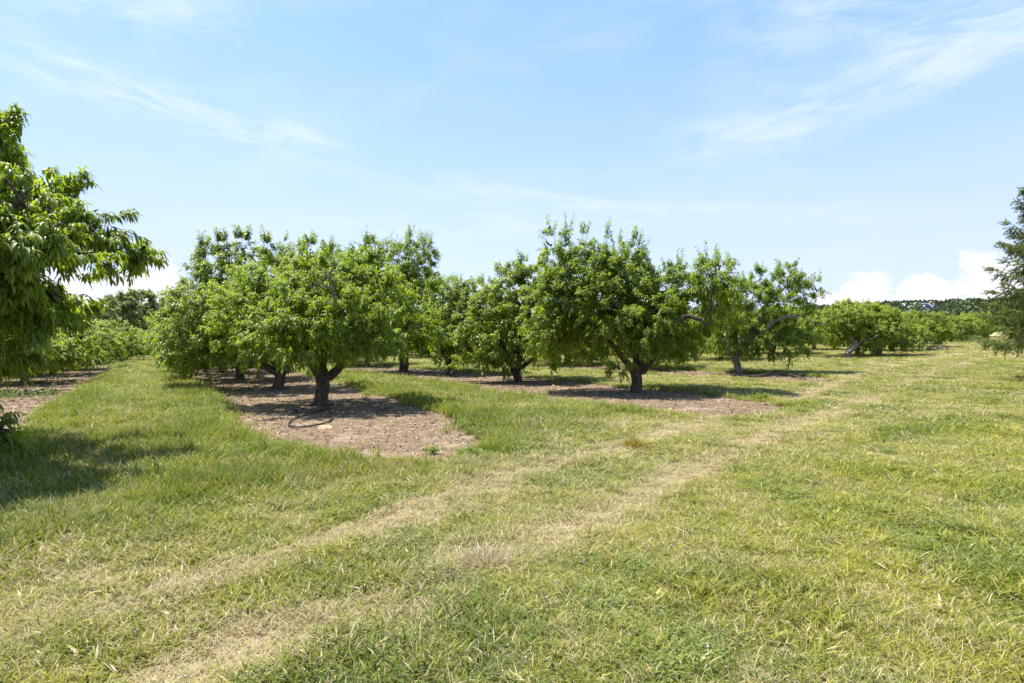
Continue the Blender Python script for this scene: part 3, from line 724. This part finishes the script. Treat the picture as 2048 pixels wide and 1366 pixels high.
# --- big tree cut by the left edge
D0 = 7.6
def LX(px, d): return (px - 1024) / F * d
lb = (-7.5, 7.8, float(terr(-7.5, 7.8)))
def Lp(px, py, d): return (LX(px, d) - lb[0], d - lb[1], CAMZ + (683 - py) / F * d - lb[2])
lo = []
for (px, py, d, rr, rz) in ((-40, 420, 7.6, .45, .35), (30, 400, 7.6, .36, .24), (95, 410, 7.6, .28, .18), (140, 435, 7.7, .20, .13), (60, 470, 7.4, .34, .20), (150, 480, 7.7, .22, .10), (-60, 330, 7.6, .45, .5), (-20, 300, 7.7, .16, .34), (-5, 250, 7.7, .08, .14),
                            (-20, 570, 7.5, .42, .28), (50, 585, 7.4, .30, .17), (100, 600, 7.4, .22, .13), (0, 640, 7.6, .48, .30), (75, 645, 7.5, .36, .22), (60, 540, 7.2, .36, .24), (85, 465, 7.1, .34, .26), (20, 470, 6.9, .46, .34), (40, 400, 7.0, .34, .24), (-60, 440, 6.6, .6, .5), (-40, 560, 6.8, .45, .35), (-150, 480, 6.6, .6, .5), (-120, 620, 6.5, .5, .3), (110, 625, 8.4, .26, .14), (-100, 450, 7.8, .75, .7), (-110, 590, 7.4, .7, .45),
                            (-40, 700, 7.8, .42, .18), (40, 705, 8.2, .30, .12), (-230, 500, 8, 1.2, 1.1), (0, 560, 9.0, .55, .4), (-50, 480, 9.2, .7, .6), (130, 385, 7.8, .16, .10), (-500, 480, 8, 1.4, 1.2), (-250, 420, 6.4, 1.0, .9), (-300, 560, 9.6, 1.2, .9), (-8, 862, 7.0, .08, .10), (-40, 890, 6.9, .16, .14), (110, 500, 8.4, .22, .12),
                            (180, 455, 7.4, .20, .14), (215, 465, 7.6, .17, .10), (150, 505, 8.6, .34, .18), (200, 500, 8.8, .28, .15), (245, 497, 8.9, .20, .11), (285, 506, 9.0, .12, .08), (60, 440, 9.4, .6, .4), (0, 400, 9.6, .7, .5), (-20, 620, 10.2, .6, .45), (50, 650, 9.9, .4, .3)):
    if px >= 90 and py <= 500: d, rr, rz = d + 1.3, rr * 1.3, rz * 1.2
    p = Lp(px, py, d); lo.append((*p, rr, rz))
li = [([Lp(-150, 620, 7.8), Lp(-40, 545, 7.6), Lp(60, 500, 7.5), Lp(150, 490, 8.5), Lp(230, 502, 9.0), Lp(290, 515, 9.2)], .10, .004),
      ([Lp(-200, 500, 7.8), Lp(-80, 380, 7.7), Lp(-10, 290, 7.7)], .11, .01), ([Lp(-120, 600, 7.4), Lp(0, 555, 7.3), Lp(120, 590, 7.3)], .09, .01),
      ([Lp(-100, 660, 8), Lp(60, 600, 9), Lp(140, 590, 9)], .09, .02), ([(-.6, .4, 1.6), (-1.5, .6, 2.4)], .12, .05), ([(.2, -.8, 1.6), (.5, -1.4, 2.2)], .11, .04), ([(.5, -.3, 1.1), Lp(-80, 850, 7.0), Lp(-10, 868, 7.0)], .035, .006)]
LT = peach(lb, [(0, 0, 0), (.03, 0, .4), (0, 0, .8)], li, lo, 61, 'big fruit tree cut by the left edge, leafy branch reaching right against the sky', dens=33, nleaf=17, slen=.22, spikes=18, spikeL=.38, g=2.7, leafL=.165, leafW=.037, inner=.3, twigs=1500)
# its outermost sprays, hanging over the lane
r = rs(6); B = []; Dd = []; Ll = []
for (p0, p1, n) in (((150, 485), (318, 515), 20), ((120, 440), (257, 425), 13), ((120, 400), (165, 345), 8), ((150, 520), (225, 510), 5), ((20, 300), (32, 222), 12), ((120, 600), (190, 610), 7), ((60, 380), (110, 350), 6), ((150, 560), (195, 545), 5)):
    dd_ = 7.65 if p0[0] < 100 or p0[1] > 500 else 9.0; a0 = np.array(Lp(*p0, dd_ - .3)); a1 = np.array(Lp(*p1, dd_))
    for k in range(n):
        u = k / n; B.append(a0 + (a1 - a0) * u + r.randn(3) * .035); Dd.append(unit(a1 - a0 + r.randn(3) * .10 * np.linalg.norm(a1 - a0))); Ll.append(min(.34, np.linalg.norm(a1 - a0) * (1 - u) + .06))
V, T, R = shoots(np.array(B), np.array(Dd), np.array(Ll), 15, 8, .155, .034, True, .1, 2.2)
a = Acc(); a.add(V, T, R); link('spray', a.mesh('spray', [M_PEACH]), LT)

# --- generic orchard trees, a few shapes copied along the rows
def make_generic(seed, H, R, hi=False, dens=11, mat=None, leafL=.18):
    r = rs(seed); lobes = []
    nring = 7
    for k in range(nring):
        a = k / nring * 6.283 + r.rand() * .5; rr = R * (.50 + .16 * r.rand())
        lobes.append((np.cos(a) * rr, np.sin(a) * rr, H * (.42 + .16 * r.rand()), R * (.34 + .1 * r.rand()), H * (.20 + .07 * r.rand())))
    for k in range(6):
        a = k / 6 * 6.283 + r.rand(); rr = R * (.22 + .35 * r.rand())
        lobes.append((np.cos(a) * rr, np.sin(a) * rr, H * (.62 + .14 * r.rand()), R * (.26 + .1 * r.rand()), H * (.13 + .07 * r.rand())))
    for k in range(3):
        a = r.rand() * 6.283; lobes.append((np.cos(a) * R * .6, np.sin(a) * R * .6, H * .27, R * .22, H * .08))
    th = .2 * H; trunk = [(0, 0, 0), (r.randn() * .05, 0, th * .5), (r.randn() * .1, r.randn() * .06, th)]
    limbs = []
    for k in range(4):
        l = lobes[k * 2 % 7]; limbs.append(([(l[0] * .45, l[1] * .45, th + (l[2] - th) * .45), l[:3]], .105, .03))
    return trunk, limbs, lobes, dict(dens=dens, nleaf=11, hi=hi, leafL=leafL, leafW=leafL * .36, spikes=34, spikeL=.45, inner=.2, twigs=0, mat=mat)
VAR = []
for k, (H, R) in enumerate(((3.5, 2.9), (3.1, 2.7), (3.9, 3.0), (3.3, 3.2))):
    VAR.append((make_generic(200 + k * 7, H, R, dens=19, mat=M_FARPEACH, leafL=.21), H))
protos_built = {}
ORD = ['nearest', 'second', 'third', 'fourth', 'fifth', 'sixth', 'seventh', 'eighth', 'ninth', 'tenth', 'eleventh', 'twelfth', 'thirteenth', 'fourteenth', 'fifteenth', 'sixteenth']
def orchard_tree(x, y, v, rot, s, label, group):
    z = float(terr(x, y))
    if v not in protos_built:
        (trunk, limbs, lobes, kw), H = VAR[v]
        o = peach((x, y, z), trunk, limbs, lobes, 300 + v, label, group=group, rad=.16, wood=M_PALEBARK if v == 1 else M_BARK, **kw)
        protos_built[v] = o
    else:
        src = protos_built[v]; o = src.copy(); COL.objects.link(o); o['label'] = label; o['group'] = group
        for ch in src.children:
            c = ch.copy(); COL.objects.link(c); c.parent = o
    o.location = (x, y, z); o.rotation_euler = (0, 0, rot); o.scale = (s, s, s)
    return o
rt = rs(99)
# row left of the lane
for i, (px, py, s) in enumerate(((47, 765, .92), (106, 749, .88), (153, 738, .85), (199, 729, .82), (232, 722, .82), (252, 717, .85), (262, 713, .9))):
    x, y = G(px, py)
    orchard_tree(x, y, (1, 0, 3, 2, 1, 0, 3)[i], rt.rand() * 6.28, s, 'low fruit tree left of the grass lane, %s past the big tree at the edge' % ORD[i], 'fruit trees left of the grass lane')
orchard_tree(-17.0, 18.4, 0, 2.6, .88, 'fruit tree cut by the left edge, behind the big overhanging one', 'fruit trees left of the grass lane')
for i in range(6):
    x, y = -25.5 - 3.6 * i, 21 + 5.6 * i
    orchard_tree(x, y, (i + 2) % 4, rt.rand() * 6.28, .95, 'fruit tree in the back row at far left, %s counting away from the camera' % ORD[i], 'fruit trees in the farthest left row')
# rest of the first row, behind the second tree
for i in range(6):
    k = i + 2; x, y = -4.9 - 3.35 * k, 15.2 + 5.2 * k
    orchard_tree(x, y, (2, 0, 3, 1, 2, 0)[i], rt.rand() * 6.28, (1.12, 1.05, 1.0, 1, 1, 1)[i], 'fruit tree right of the grass lane, %s in the first row' % ORD[k], 'fruit trees right of the grass lane')
for i in range(5):
    k = i + 4; x, y = 3.8 - 3.3 * k, 18.5 + 5.1 * k
    orchard_tree(x, y, (0, 1, 3, 2, 1)[i], rt.rand() * 6.28, 1.05, 'fruit tree behind the tall dark one, %s in the second row' % ORD[k], 'fruit trees deep in the second row')
# rows right of it: their near ends follow the track
HEAD = [(5, 15.5), (10.0, 25.9), (15.5, 31.5), (22, 38), (33, 50), (48, 66), (66, 84), (90, 104)]
def head_at(s):
    for (a, b) in zip(HEAD[:-1], HEAD[1:]):
        sa, sb = .83 * a[0] + .56 * a[1], .83 * b[0] + .56 * b[1]
        if sa <= s <= sb:
            t = (s - sa) / (sb - sa); return a[0] + (b[0] - a[0]) * t, a[1] + (b[1] - a[1]) * t
RN = ['third', 'fourth', 'fifth', 'sixth', 'seventh', 'eighth', 'ninth', 'tenth', 'eleventh', 'twelfth', 'thirteenth']
for j, s in enumerate((22.8, 32.2, 40.5, 49, 57.5, 66, 75, 84, 93, 103)):
    hx, hy = head_at(s)
    for i in range(8 if j < 2 else 7 if j < 6 else 5):
        if j == 0 and i == 0: continue
        if j == 1 and i == 0: continue
        jx, jy = (rt.rand(2) - .5) * .8
        x, y = hx + DX * 6.1 * i + jx, hy + DY * 6.1 * i + jy
        pxx = 1024 + F * x / y
        if pxx > 2190: continue
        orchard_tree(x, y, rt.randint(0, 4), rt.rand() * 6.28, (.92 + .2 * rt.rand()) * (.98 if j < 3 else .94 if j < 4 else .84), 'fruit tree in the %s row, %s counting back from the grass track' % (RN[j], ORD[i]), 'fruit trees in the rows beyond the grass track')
# two old trees with bleached stumpy trunks by the track
b, t, li, lo = from_photo(36.5, (1692, 717), (1718, 690), [([(1722, 682, -.1), (1740, 676, -.3), (1752, 668, -.3)], .06, .02), ([(1705, 670, .3), (1690, 650, .5)], .12, .05)],
    [(1680, 660, 36, 24, .9), (1720, 650, 34, 26, .6), (1650, 650, 32, 26, .8), (1690, 635, 34, 20, 1.2), (1740, 640, 28, 18, .8)], 0)
peach(b, [(0, 0, 0), (.18, 0, .35), (.62, 0, .8)], li, lo, 71, 'old fruit tree on a bleached trunk leaning sharply right, beside the grass track', dens=20, nleaf=12, hi=False, leafL=.2, leafW=.07, spikes=8, spikeL=.4, rad=.2, wood=M_DEAD, mat=M_FARPEACH, twigs=0)
b, t, li, lo = from_photo(39, (1755, 710), (1757, 690), [([(1775, 686, -.4), (1800, 684, -.7)], .08, .03), ([(1745, 668, .3), (1735, 650, .5)], .12, .05), ([(1770, 668, .3), (1785, 645, .4)], .12, .05)],
    [(1760, 650, 36, 30, 0), (1735, 660, 30, 24, .4), (1790, 650, 34, 28, .3), (1805, 675, 26, 15, -.8), (1765, 630, 30, 16, .5), (1785, 682, 20, 9, -1)], 0)
peach(b, t, li, lo, 73, 'old fruit tree on short upright grey trunk with yellowing low leaves beside the track', dens=20, nleaf=12, hi=False, leafL=.2, leafW=.07, spikes=8, spikeL=.4, rad=.25, wood=M_DEAD, mat=M_FARPEACH, twigs=0)

# ------------------------------------------------------------------ spruce at the right edge
def spruce(x, y, H, RB, seed, label, low=.6):
    r = rs(seed); z = float(terr(x, y)); root = bpy.data.objects.new('spruce_tree', None); COL.objects.link(root); root.location = (x, y, z); tag(root, label, 'tree', 'spruces at the right edge')
    a = Acc(); a.add(*tube([(0, 0, -.1), (0, 0, H * .5), (0, 0, H)], [H * .017, H * .010, .01], 10, .06)); link('trunk', a.mesh('trunk', [M_WOODBARK]), root)
    br = Acc(); TB, TD, TL = [], [], []
    zz = low
    while zz < H - .3:
        f = (zz - low) / (H - low); n = 9 if f < .8 else 6
        for k in range(n):
            an = r.rand() * 6.283; L = RB * (1 - f) ** .8 * (.68 + .45 * r.rand()) + .25
            o = np.array([np.cos(an), np.sin(an), 0]); tilt = -.22 + .75 * f + r.randn() * .07
            P = curve_pts([(0, 0, zz), o * L * .4 + [0, 0, zz + L * .4 * tilt - .05 * L], o * L * .75 + [0, 0, zz + L * .7 * tilt - .10 * L], o * L + [0, 0, zz + L * tilt]], 14, .015, r.randint(9999))
            br.add(*tube(P, np.linspace(.028, .005, 14), 4, cap=False))
            sd_ = np.array([-np.sin(an), np.cos(an), 0])
            for t in range(2, 14):
                for sgn in (-1, 1, 0):
                    if sgn == 0 and f > .75 and t < 12: continue
                    for q_ in range(2):
                        l = (.16 + .42 * L / RB * (1 - abs(t / 13 - .45))) * (.6 + .6 * r.rand())
                        hang = -.75 * r.rand() - .12 if sgn else -1.0
                        if f > .62: hang = .1 - .35 * r.rand()
                        if t >= 12: hang = .05 - .2 * r.rand()
                        d = unit(o * (.55 + .4 * r.rand()) + sd_ * sgn * .75 + [0, 0, hang] + r.randn(3) * .13)
                        TB.append(P[t] + r.randn(3) * .01); TD.append(d); TL.append(l)
                        # side fingers
                        if l > .28:
                            for u in (.4, .7):
                                TB.append(P[t] + d * l * u); TD.append(unit(d + r.randn(3) * .55 + [0, 0, -.2])); TL.append(l * .45)
        zz += .24 + .12 * r.rand()
    pass
    B, D, L = np.array(TB), np.array(TD), np.array(TL)
    nn = 84; M = len(B); t = r.rand(M, nn); P = B[:, None] + D[:, None] * L[:, None, None] * t[..., None]
    rad = r.randn(M, nn, 3); rad = unit(rad - D[:, None] * (rad * D[:, None]).sum(-1, keepdims=True)); dd = unit(rad * .9 + D[:, None] * .8)
    ln = .036 * (.7 + .6 * r.rand(M * nn)); tone = np.clip(np.repeat(r.rand(M), nn) * .6 + r.rand(M * nn) * .4, 0, 1)
    V, T, R = leaves(P.reshape(-1, 3), dd.reshape(-1, 3), ln, ln * .30, np.zeros(M * nn), tone, False)
    a = Acc(); a.add(V, T, R); nf = len(T)
    for v_, t_ in zip(br.V, br.T): a.V.append(v_); a.T.append(t_ - 0 + len(V)); a.R.append(np.zeros(len(v_)))
    link('crown', a.mesh('crown', [M_NEEDLE, M_WOODBARK], True, nf), root)
    return root
spruce(18.75, 20.0, 7.8, 2.5, 5, 'dark green spruce with drooping branches, cut by the right edge', 2.05)
spruce(35.5, 37, 10.5, 3.2, 9, 'farther spruce mostly hidden behind the one at the right edge', .8)

# ------------------------------------------------------------------ woodland beyond
def wood_tree(x, y, H, R, seed, label):
    r = rs(seed); lobes = []
    for k in range(11):
        a = r.rand() * 6.283; rr = R * .62 * r.rand() ** .5; f = r.rand()
        lobes.append((np.cos(a) * rr * (1.1 - .5 * f), np.sin(a) * rr * (1.1 - .5 * f), H * (.36 + .5 * f), R * (.26 + .2 * r.rand()), H * (.09 + .06 * r.rand())))
    limbs = [([(l[0] * .5, l[1] * .5, l[2] * .75), l[:3]], .12, .04) for l in lobes[:5]]
    return peach((x, y, float(terr(x, y))), [(0, 0, 0), (.1, 0, H * .2), (0, .1, H * .42)], limbs, lobes, seed, label, dens=4.2, nleaf=12, hi=False, rad=.24, wood=M_WOODBARK, mat=M_WOODS,
                 group='woodland trees behind the orchard', name='woodland_tree', slen=.8, leafL=.42, leafW=.24, spikes=0, twigs=0, g=.6, inner=.25)
for i, (px, d, H, R, lab) in enumerate(((262, 92, 10.0, 5.6, 'broad grey green tree with a feathery top rising at the grass lane end'),
                                   (215, 96, 8.6, 4.8, 'lower grey green tree left of the feathery topped one at the lane end'),
                                   (300, 104, 8.4, 4.5, 'woodland tree half hidden by the orchard at the right of the lane end'),
                                   (160, 100, 8.6, 5, 'woodland tree behind the low left row, partly under the overhanging branch'),
                                   (90, 98, 8.5, 5, 'woodland tree behind the big edge tree, seen through its leaves'),
                                   (350, 110, 8, 5, 'woodland tree behind the first orchard row'))):
    wood_tree(LX(px, d), d, H, R, 400 + i, lab)
# low bright shrubs closing the lane
x, y = LX(300, 66), 66
peach((x, y, float(terr(x, y))), [(0, 0, 0), (.02, 0, .15), (0, 0, .3)], [], [(0, 0, .9, 1.6, .8), (1.5, .5, .8, 1.3, .7), (-1.4, .3, .9, 1.2, .8), (.4, 0, 1.5, 1.1, .7)], 431, 'bright yellow green bushes closing the end of the grass lane', dens=5, nleaf=10, hi=False, rad=.06, mat=M_WEED, name='shrub', cat='bush', leafL=.3, leafW=.13, spikes=6, twigs=0)

def hill_forest():
    r = rs(123); N = 11000
    rr = np.sqrt(r.rand(N) * (760 ** 2 - 235 ** 2) + 235 ** 2); a = RAD(-50) + r.rand(N) * RAD(104)
    x, y = np.sin(a) * rr, np.cos(a) * rr; z = terr(x, y)
    H = 5.5 + 3.5 * r.rand(N) + 3 * fbm(x, y, .012, 3); R = 3.2 + 2.4 * r.rand(N)
    m = 64; d = unit(r.randn(N, m, 3)); d[..., 2] = np.abs(d[..., 2]) * 1.0 - .15
    P = np.stack([x, y, z + H - R * .9], 1)[:, None] + d * (R[:, None, None] * (.75 + .3 * r.rand(N, m, 1)) * np.array([1, 1, .95]))
    D = unit(d + r.randn(N, m, 3) * .6); L = (.7 + .8 * r.rand(N * m)) * (1 + np.repeat(rr, m) / 900)
    tone = np.clip(np.repeat(r.rand(N), m) * .65 + r.rand(N * m) * .35, 0, 1)
    V, T, Rn = leaves(P.reshape(-1, 3), D.reshape(-1, 3), L, L * .85, np.full(N * m, .4), tone, False)
    a_ = Acc(); a_.add(V, T, Rn)
    # dark understorey so no gaps show the ground: cones of the same foliage
    tag(link('hill_forest', a_.mesh('hill_forest', [M_HILL])), 'dark green wooded ridge along the horizon behind the orchard', 'forest', kind='stuff')
hill_forest()

# ------------------------------------------------------------------ farmhouse roof beyond the orchard
def box(a, x0, x1, y0, y1, z0, z1):
    V = np.array([[x, y, z] for z in (z0, z1) for y in (y0, y1) for x in (x0, x1)], float)
    T = np.array([[0, 2, 3], [0, 3, 1], [4, 5, 7], [4, 7, 6], [0, 1, 5], [0, 5, 4], [2, 6, 7], [2, 7, 3], [0, 4, 6], [0, 6, 2], [1, 3, 7], [1, 7, 5]])
    a.add(V, T)
def house():
    d = 205; x = LX(1846, d); zt = CAMZ + (683 - 616) / F * d; base = zt - 6.0
    root = bpy.data.objects.new('farmhouse', None); COL.objects.link(root); root.location = (x, d, base); root.rotation_euler = (0, 0, -.15)
    tag(root, 'grey roofed house with tan gable and dark roof panels beyond the far fruit trees', 'house')
    wall = plain('house_siding', (.40, .34, .26), .8); roofm = plain('house_roof', (.24, .27, .32), .7, .4, (.30, .33, .38), 2); trim = plain('house_trim', (.10, .12, .17), .6)
    white = plain('house_white', (.7, .7, .7), .6); glass = plain('house_glass', (.05, .06, .08), .15, .6); pan = plain('solar_panel', (.02, .025, .05), .25, .6)
    a = Acc(); box(a, -4.3, 4.3, 0, 7, -3, 5.6)
    for s in (1,): a.add(np.array([[-4.2, -1.5, 5.4], [-.6, -1.5, 5.4], [-2.4, -1.5, 7.5], [-4.2, 1, 5.4], [-.6, 1, 5.4], [-2.4, 1, 7.5]]), np.array([[0, 1, 2], [3, 5, 4]]))
    box(a, -4.2, -.6, -1.5, -.003, -3, 5.4); link('wall', a.mesh('wall', [wall], False), root)
    a = Acc()   # main roof, ridge along x; thick slabs
    def slab(a, A, B, C, D, t=.18):
        P = np.array([A, B, C, D], float); n = unit(np.cross(P[1] - P[0], P[3] - P[0])); Q = P - n * t; V = np.concatenate([P, Q])
        a.add(V, np.array([[0, 1, 2], [0, 2, 3], [4, 6, 5], [4, 7, 6], [0, 4, 5], [0, 5, 1], [1, 5, 6], [1, 6, 2], [2, 6, 7], [2, 7, 3], [3, 7, 4], [3, 4, 0]]))
    slab(a, (-4.9, -.5, 5.5), (4.9, -.5, 5.5), (4.9, 3.5, 7.9), (-4.9, 3.5, 7.9)); slab(a, (-4.9, 3.52, 7.9), (4.9, 3.52, 7.9), (4.9, 7.5, 5.5), (-4.9, 7.5, 5.5))
    slab(a, (-4.9, -2, 4.95), (-2.4, -2, 8.0), (-2.4, 3, 8.0), (-4.9, 3, 4.95)); slab(a, (-2.38, -2, 8.0), (.1, -2, 4.95), (.1, 3, 4.95), (-2.38, 3, 8.0))
    rf = link('roof', a.mesh('roof', [roofm], False), root)
    a = Acc(); slab(a, (-4.95, -2.02, 4.8), (-2.4, -2.02, 7.95), (-2.4, -2.1, 7.95), (-4.95, -2.1, 4.8), .25); slab(a, (-2.36, -2.02, 7.95), (.15, -2.02, 4.8), (.15, -2.1, 4.8), (-2.36, -2.1, 7.95), .25); link('bargeboard', a.mesh('bargeboard', [trim], False), rf)
    a = Acc(); slab(a, (.9, .6, 6.22), (3.0, .6, 6.22), (3.0, 3.1, 7.72), (.9, 3.1, 7.72), .05); link('solar_panel', a.mesh('solar_panel', [pan], False), rf)
    a = Acc(); box(a, 3.6, 4.3, 2.6, 3.3, 6.8, 8.5); link('chimney', a.mesh('chimney', [plain('chimney_brick', (.3, .2, .17))], False), rf)
    for wx, wy in ((-3, -1.56), (1.2, -.06), (3, -.06)):
        a = Acc(); box(a, wx, wx + 1.1, wy, wy + .05, 2.6, 4.1); f = link('window', a.mesh('window', [white], False), root)
        a = Acc(); box(a, wx + .1, wx + 1., wy - .01, wy - .003, 2.7, 4.0); link('pane', a.mesh('pane', [glass], False), f)
house()

# ------------------------------------------------------------------ small things on the ground
def gz(x, y): return float(terr(x, y))
# irrigation hose looping at the foot of the nearest tree
hp = [G(*p) for p in ((651, 806), (652, 818), (640, 822), (612, 830), (590, 838), (577, 848), (584, 854), (605, 855), (632, 851), (655, 845), (666, 836), (662, 828), (654, 818), (650, 806), (645, 800))]
P = np.array([(x, y, gz(x, y) + .012) for x, y in hp]); P[0, 2] += .28; P[-1, 2] += .12; P[1, 2] += .03
a = Acc(); a.add(*tube(curve_pts(P, 90, .0), np.full(90, .016), 8))
tag(link('irrigation_hose', a.mesh('irrigation_hose', [plain('black_rubber', (.025, .024, .023), .55, .4)])), 'black irrigation hose looped on the bare soil at the nearest trunk', 'hose')
# branch scraps
def stick(pts, r0, seed, label, forks=3, mat=M_DEAD, lift=.03, name='fallen_branch', group=None):
    r = rs(seed); g = [G(*p) for p in pts]; P = np.array([(x, y, gz(x, y) + lift + .05 * r.rand()) for x, y in g])
    Q = curve_pts(P, 16, .015, seed); a = Acc(); a.add(*tube(Q, np.linspace(r0, r0 * .35, 16), 7, .15, seed))
    for k in range(forks):
        i = r.randint(4, 14); d = unit(r.randn(3) * [1, 1, .35] + [0, 0, .3]); l = .25 + .5 * r.rand()
        a.add(*tube(curve_pts([Q[i], Q[i] + d * l * .5 + r.randn(3) * .03, Q[i] + d * l], 6, .01, k), np.linspace(r0 * .5, r0 * .15, 6), 5))
    tag(link(name, a.mesh(name, [mat])), label, 'branch', group)
stick(((592, 826), (606, 822), (618, 824)), .035, 3, 'short pale piece of broken wood beside the hose loop', 1)
stick(((1500, 757), (1535, 752), (1580, 753), (1612, 762)), .045, 4, 'long dead branch lying on the third strip under the high spray', 6, M_BARK)
stick(((1545, 745), (1570, 751), (1605, 750)), .03, 5, 'thin grey dead branch lying across the longer one on the third strip', 5)
stick(((1850, 697), (1862, 702), (1880, 700), (1908, 701)), .09, 6, 'bleached forked branch pile in the open grass before the far trees', 6, M_DEAD, .08)
stick(((1596, 705), (1612, 706), (1622, 703)), .11, 7, 'bleached rotting log end in the grass left of the leaning stump', 3, M_DEAD, .08)
stick(((50, 792), (80, 785), (112, 773)), .03, 8, 'thin dead branch lying on the left bare strip', 3)
stick(((753, 827), (775, 822), (815, 817)), .018, 9, 'thin dark twig on the bare soil right of the nearest trunk', 2, M_BARK)
# patch of pale sawdust
x, y = G(651, 852); r = rs(4); n = 60; a = Acc()
an = np.linspace(0, 6.283, n, endpoint=False); V = [[x, y, gz(x, y) + .012]]
for ring in (.5, 1.):
    rr_ = ring * (1 + .3 * (vnoise(np.cos(an) * 3 + 9, np.sin(an) * 3, 1.3) - .5) * 2)
    for k in range(n): V.append([x + np.cos(an[k]) * .17 * rr_[k], y + np.sin(an[k]) * .26 * rr_[k], gz(x, y) + (.008 if ring < 1 else -.03)])
T = [[0, 1 + k, 1 + (k + 1) % n] for k in range(n)]
for k in range(n): k2 = (k + 1) % n; T += [[1 + k, 1 + n + k, 1 + n + k2], [1 + k, 1 + n + k2, 1 + k2]]
a.add(np.array(V), np.array(T)); tag(link('sawdust', a.mesh('sawdust', [plain('sawdust', (.46, .34, .22), .95, .1, (.36, .25, .16), 25)])), 'small pale heap of sawdust in front of the hose loop', 'sawdust', kind='stuff')
# white box far off among trunks
x, y = LX(1853, 72), 72; a = Acc(); box(a, -.55, .55, -.35, .35, 0, .95); box(a, -.6, .6, -.4, .4, .953, 1.05)
o = link('white_bin', a.mesh('white_bin', [plain('white_plastic', (.75, .75, .74), .5)], False), None, (x, y, gz(x, y))); tag(o, 'small white lidded bin among the far trunks below the house', 'bin')

# golden tussocks standing in the track
def tussock(px, py, n, h, label, golden=True, seed=0, wid=.16):
    x, y = G(px, py); r = rs(seed + 600); b = (r.randn(n, 3)) * [wid * .5, wid * .5, 0]; z = gz(x, y); b[:, 2] = z - .01; b[:, :2] += [x, y]
    out = b[:, :2] - [x, y]; d = unit(np.concatenate([out * 3.2 + r.randn(n, 2) * .22, np.ones((n, 1))], 1)); ln = h * (.5 + .8 * r.rand(n))
    V, T, R = leaves(b, d, ln, np.full(n, .0055 * (1 + y * .04)), np.full(n, .9), r.rand(n), True, .3)
    a = Acc(); a.add(V, T, R)
    m = M_GOLD if golden == 1 else (M_WEED if golden == 2 else M_STRAW)
    tag(link('grass_tussock' if golden != 2 else 'weed', a.mesh('grass_tussock', [m])), label, 'grass tuft' if golden != 2 else 'weed', 'separate tufts in the field')
M_GOLD = leaf_material('golden_grass', (.22, .19, .03), (.36, .31, .05), (.48, .38, .07), (.35, .30, .05), .3, .5, .3)
M_STRAW = leaf_material('straw_grass', (.40, .32, .17), (.55, .46, .27), (.66, .57, .36), (.4, .33, .2), .3, .5, .3)
tussock(1270, 893, 420, .17, 'golden tussock on the near wheel track, left of the other golden one', 1, 1)
tussock(1570, 888, 300, .10, 'small golden tussock right of centre beyond the wheel track', 1, 2, .13)
tussock(1312, 902, 160, .09, 'low yellowish tussock just right of the taller golden one', 1, 3, .16)
tussock(1222, 1135, 330, .08, 'flat yellow green tussock in the near foreground right of centre', 1, 4, .13)
tussock(970, 1130, 420, .13, 'spreading straw coloured tussock in the near foreground centre', 3, 5, .18)
tussock(1450, 905, 240, .09, 'flattened straw tussock between the two golden ones', 3, 6, .22)
# broad leafed weeds on the bare soil
def weed(px, py, n, h, label, seed):
    x, y = G(px, py); z = gz(x, y); r = rs(seed + 700); B = np.stack([x + r.randn(n) * h * .45, y + r.randn(n) * h * .45, np.full(n, z - .02)], 1)
    D = unit(np.concatenate([(B[:, :2] - [x, y]) * 1.5 + r.randn(n, 2) * .25, np.ones((n, 1))], 1)); a = Acc()
    a.add(*shoots(B, D, h * (.5 + .8 * r.rand(n)), 12, seed, .07, .022, True, .1, .9)); tag(link('weed', a.mesh('weed', [M_WEED])), label, 'weed', 'weeds at the edge of the bare soil')
weed(865, 905, 12, .09, 'small green weed on the near rim of the wide bare patch', 1)
weed(940, 915, 40, .16, 'bushy weed at the right rim of the wide bare patch', 2)
weed(905, 775, 46, .28, 'bright leafy weed clump at the left edge of the second strip', 3)
weed(1530, 800, 40, .2, 'light green weed near the bare tip of the second strip', 4)
weed(20, 800, 26, .35, 'spindly weed at the far left on the bare strip', 5)
weed(85, 797, 26, .35, 'spindly weed on the left bare strip, right of the other one', 6)
weed(1110, 768, 40, .3, 'low leafy weed clump between the second and third strips', 7)
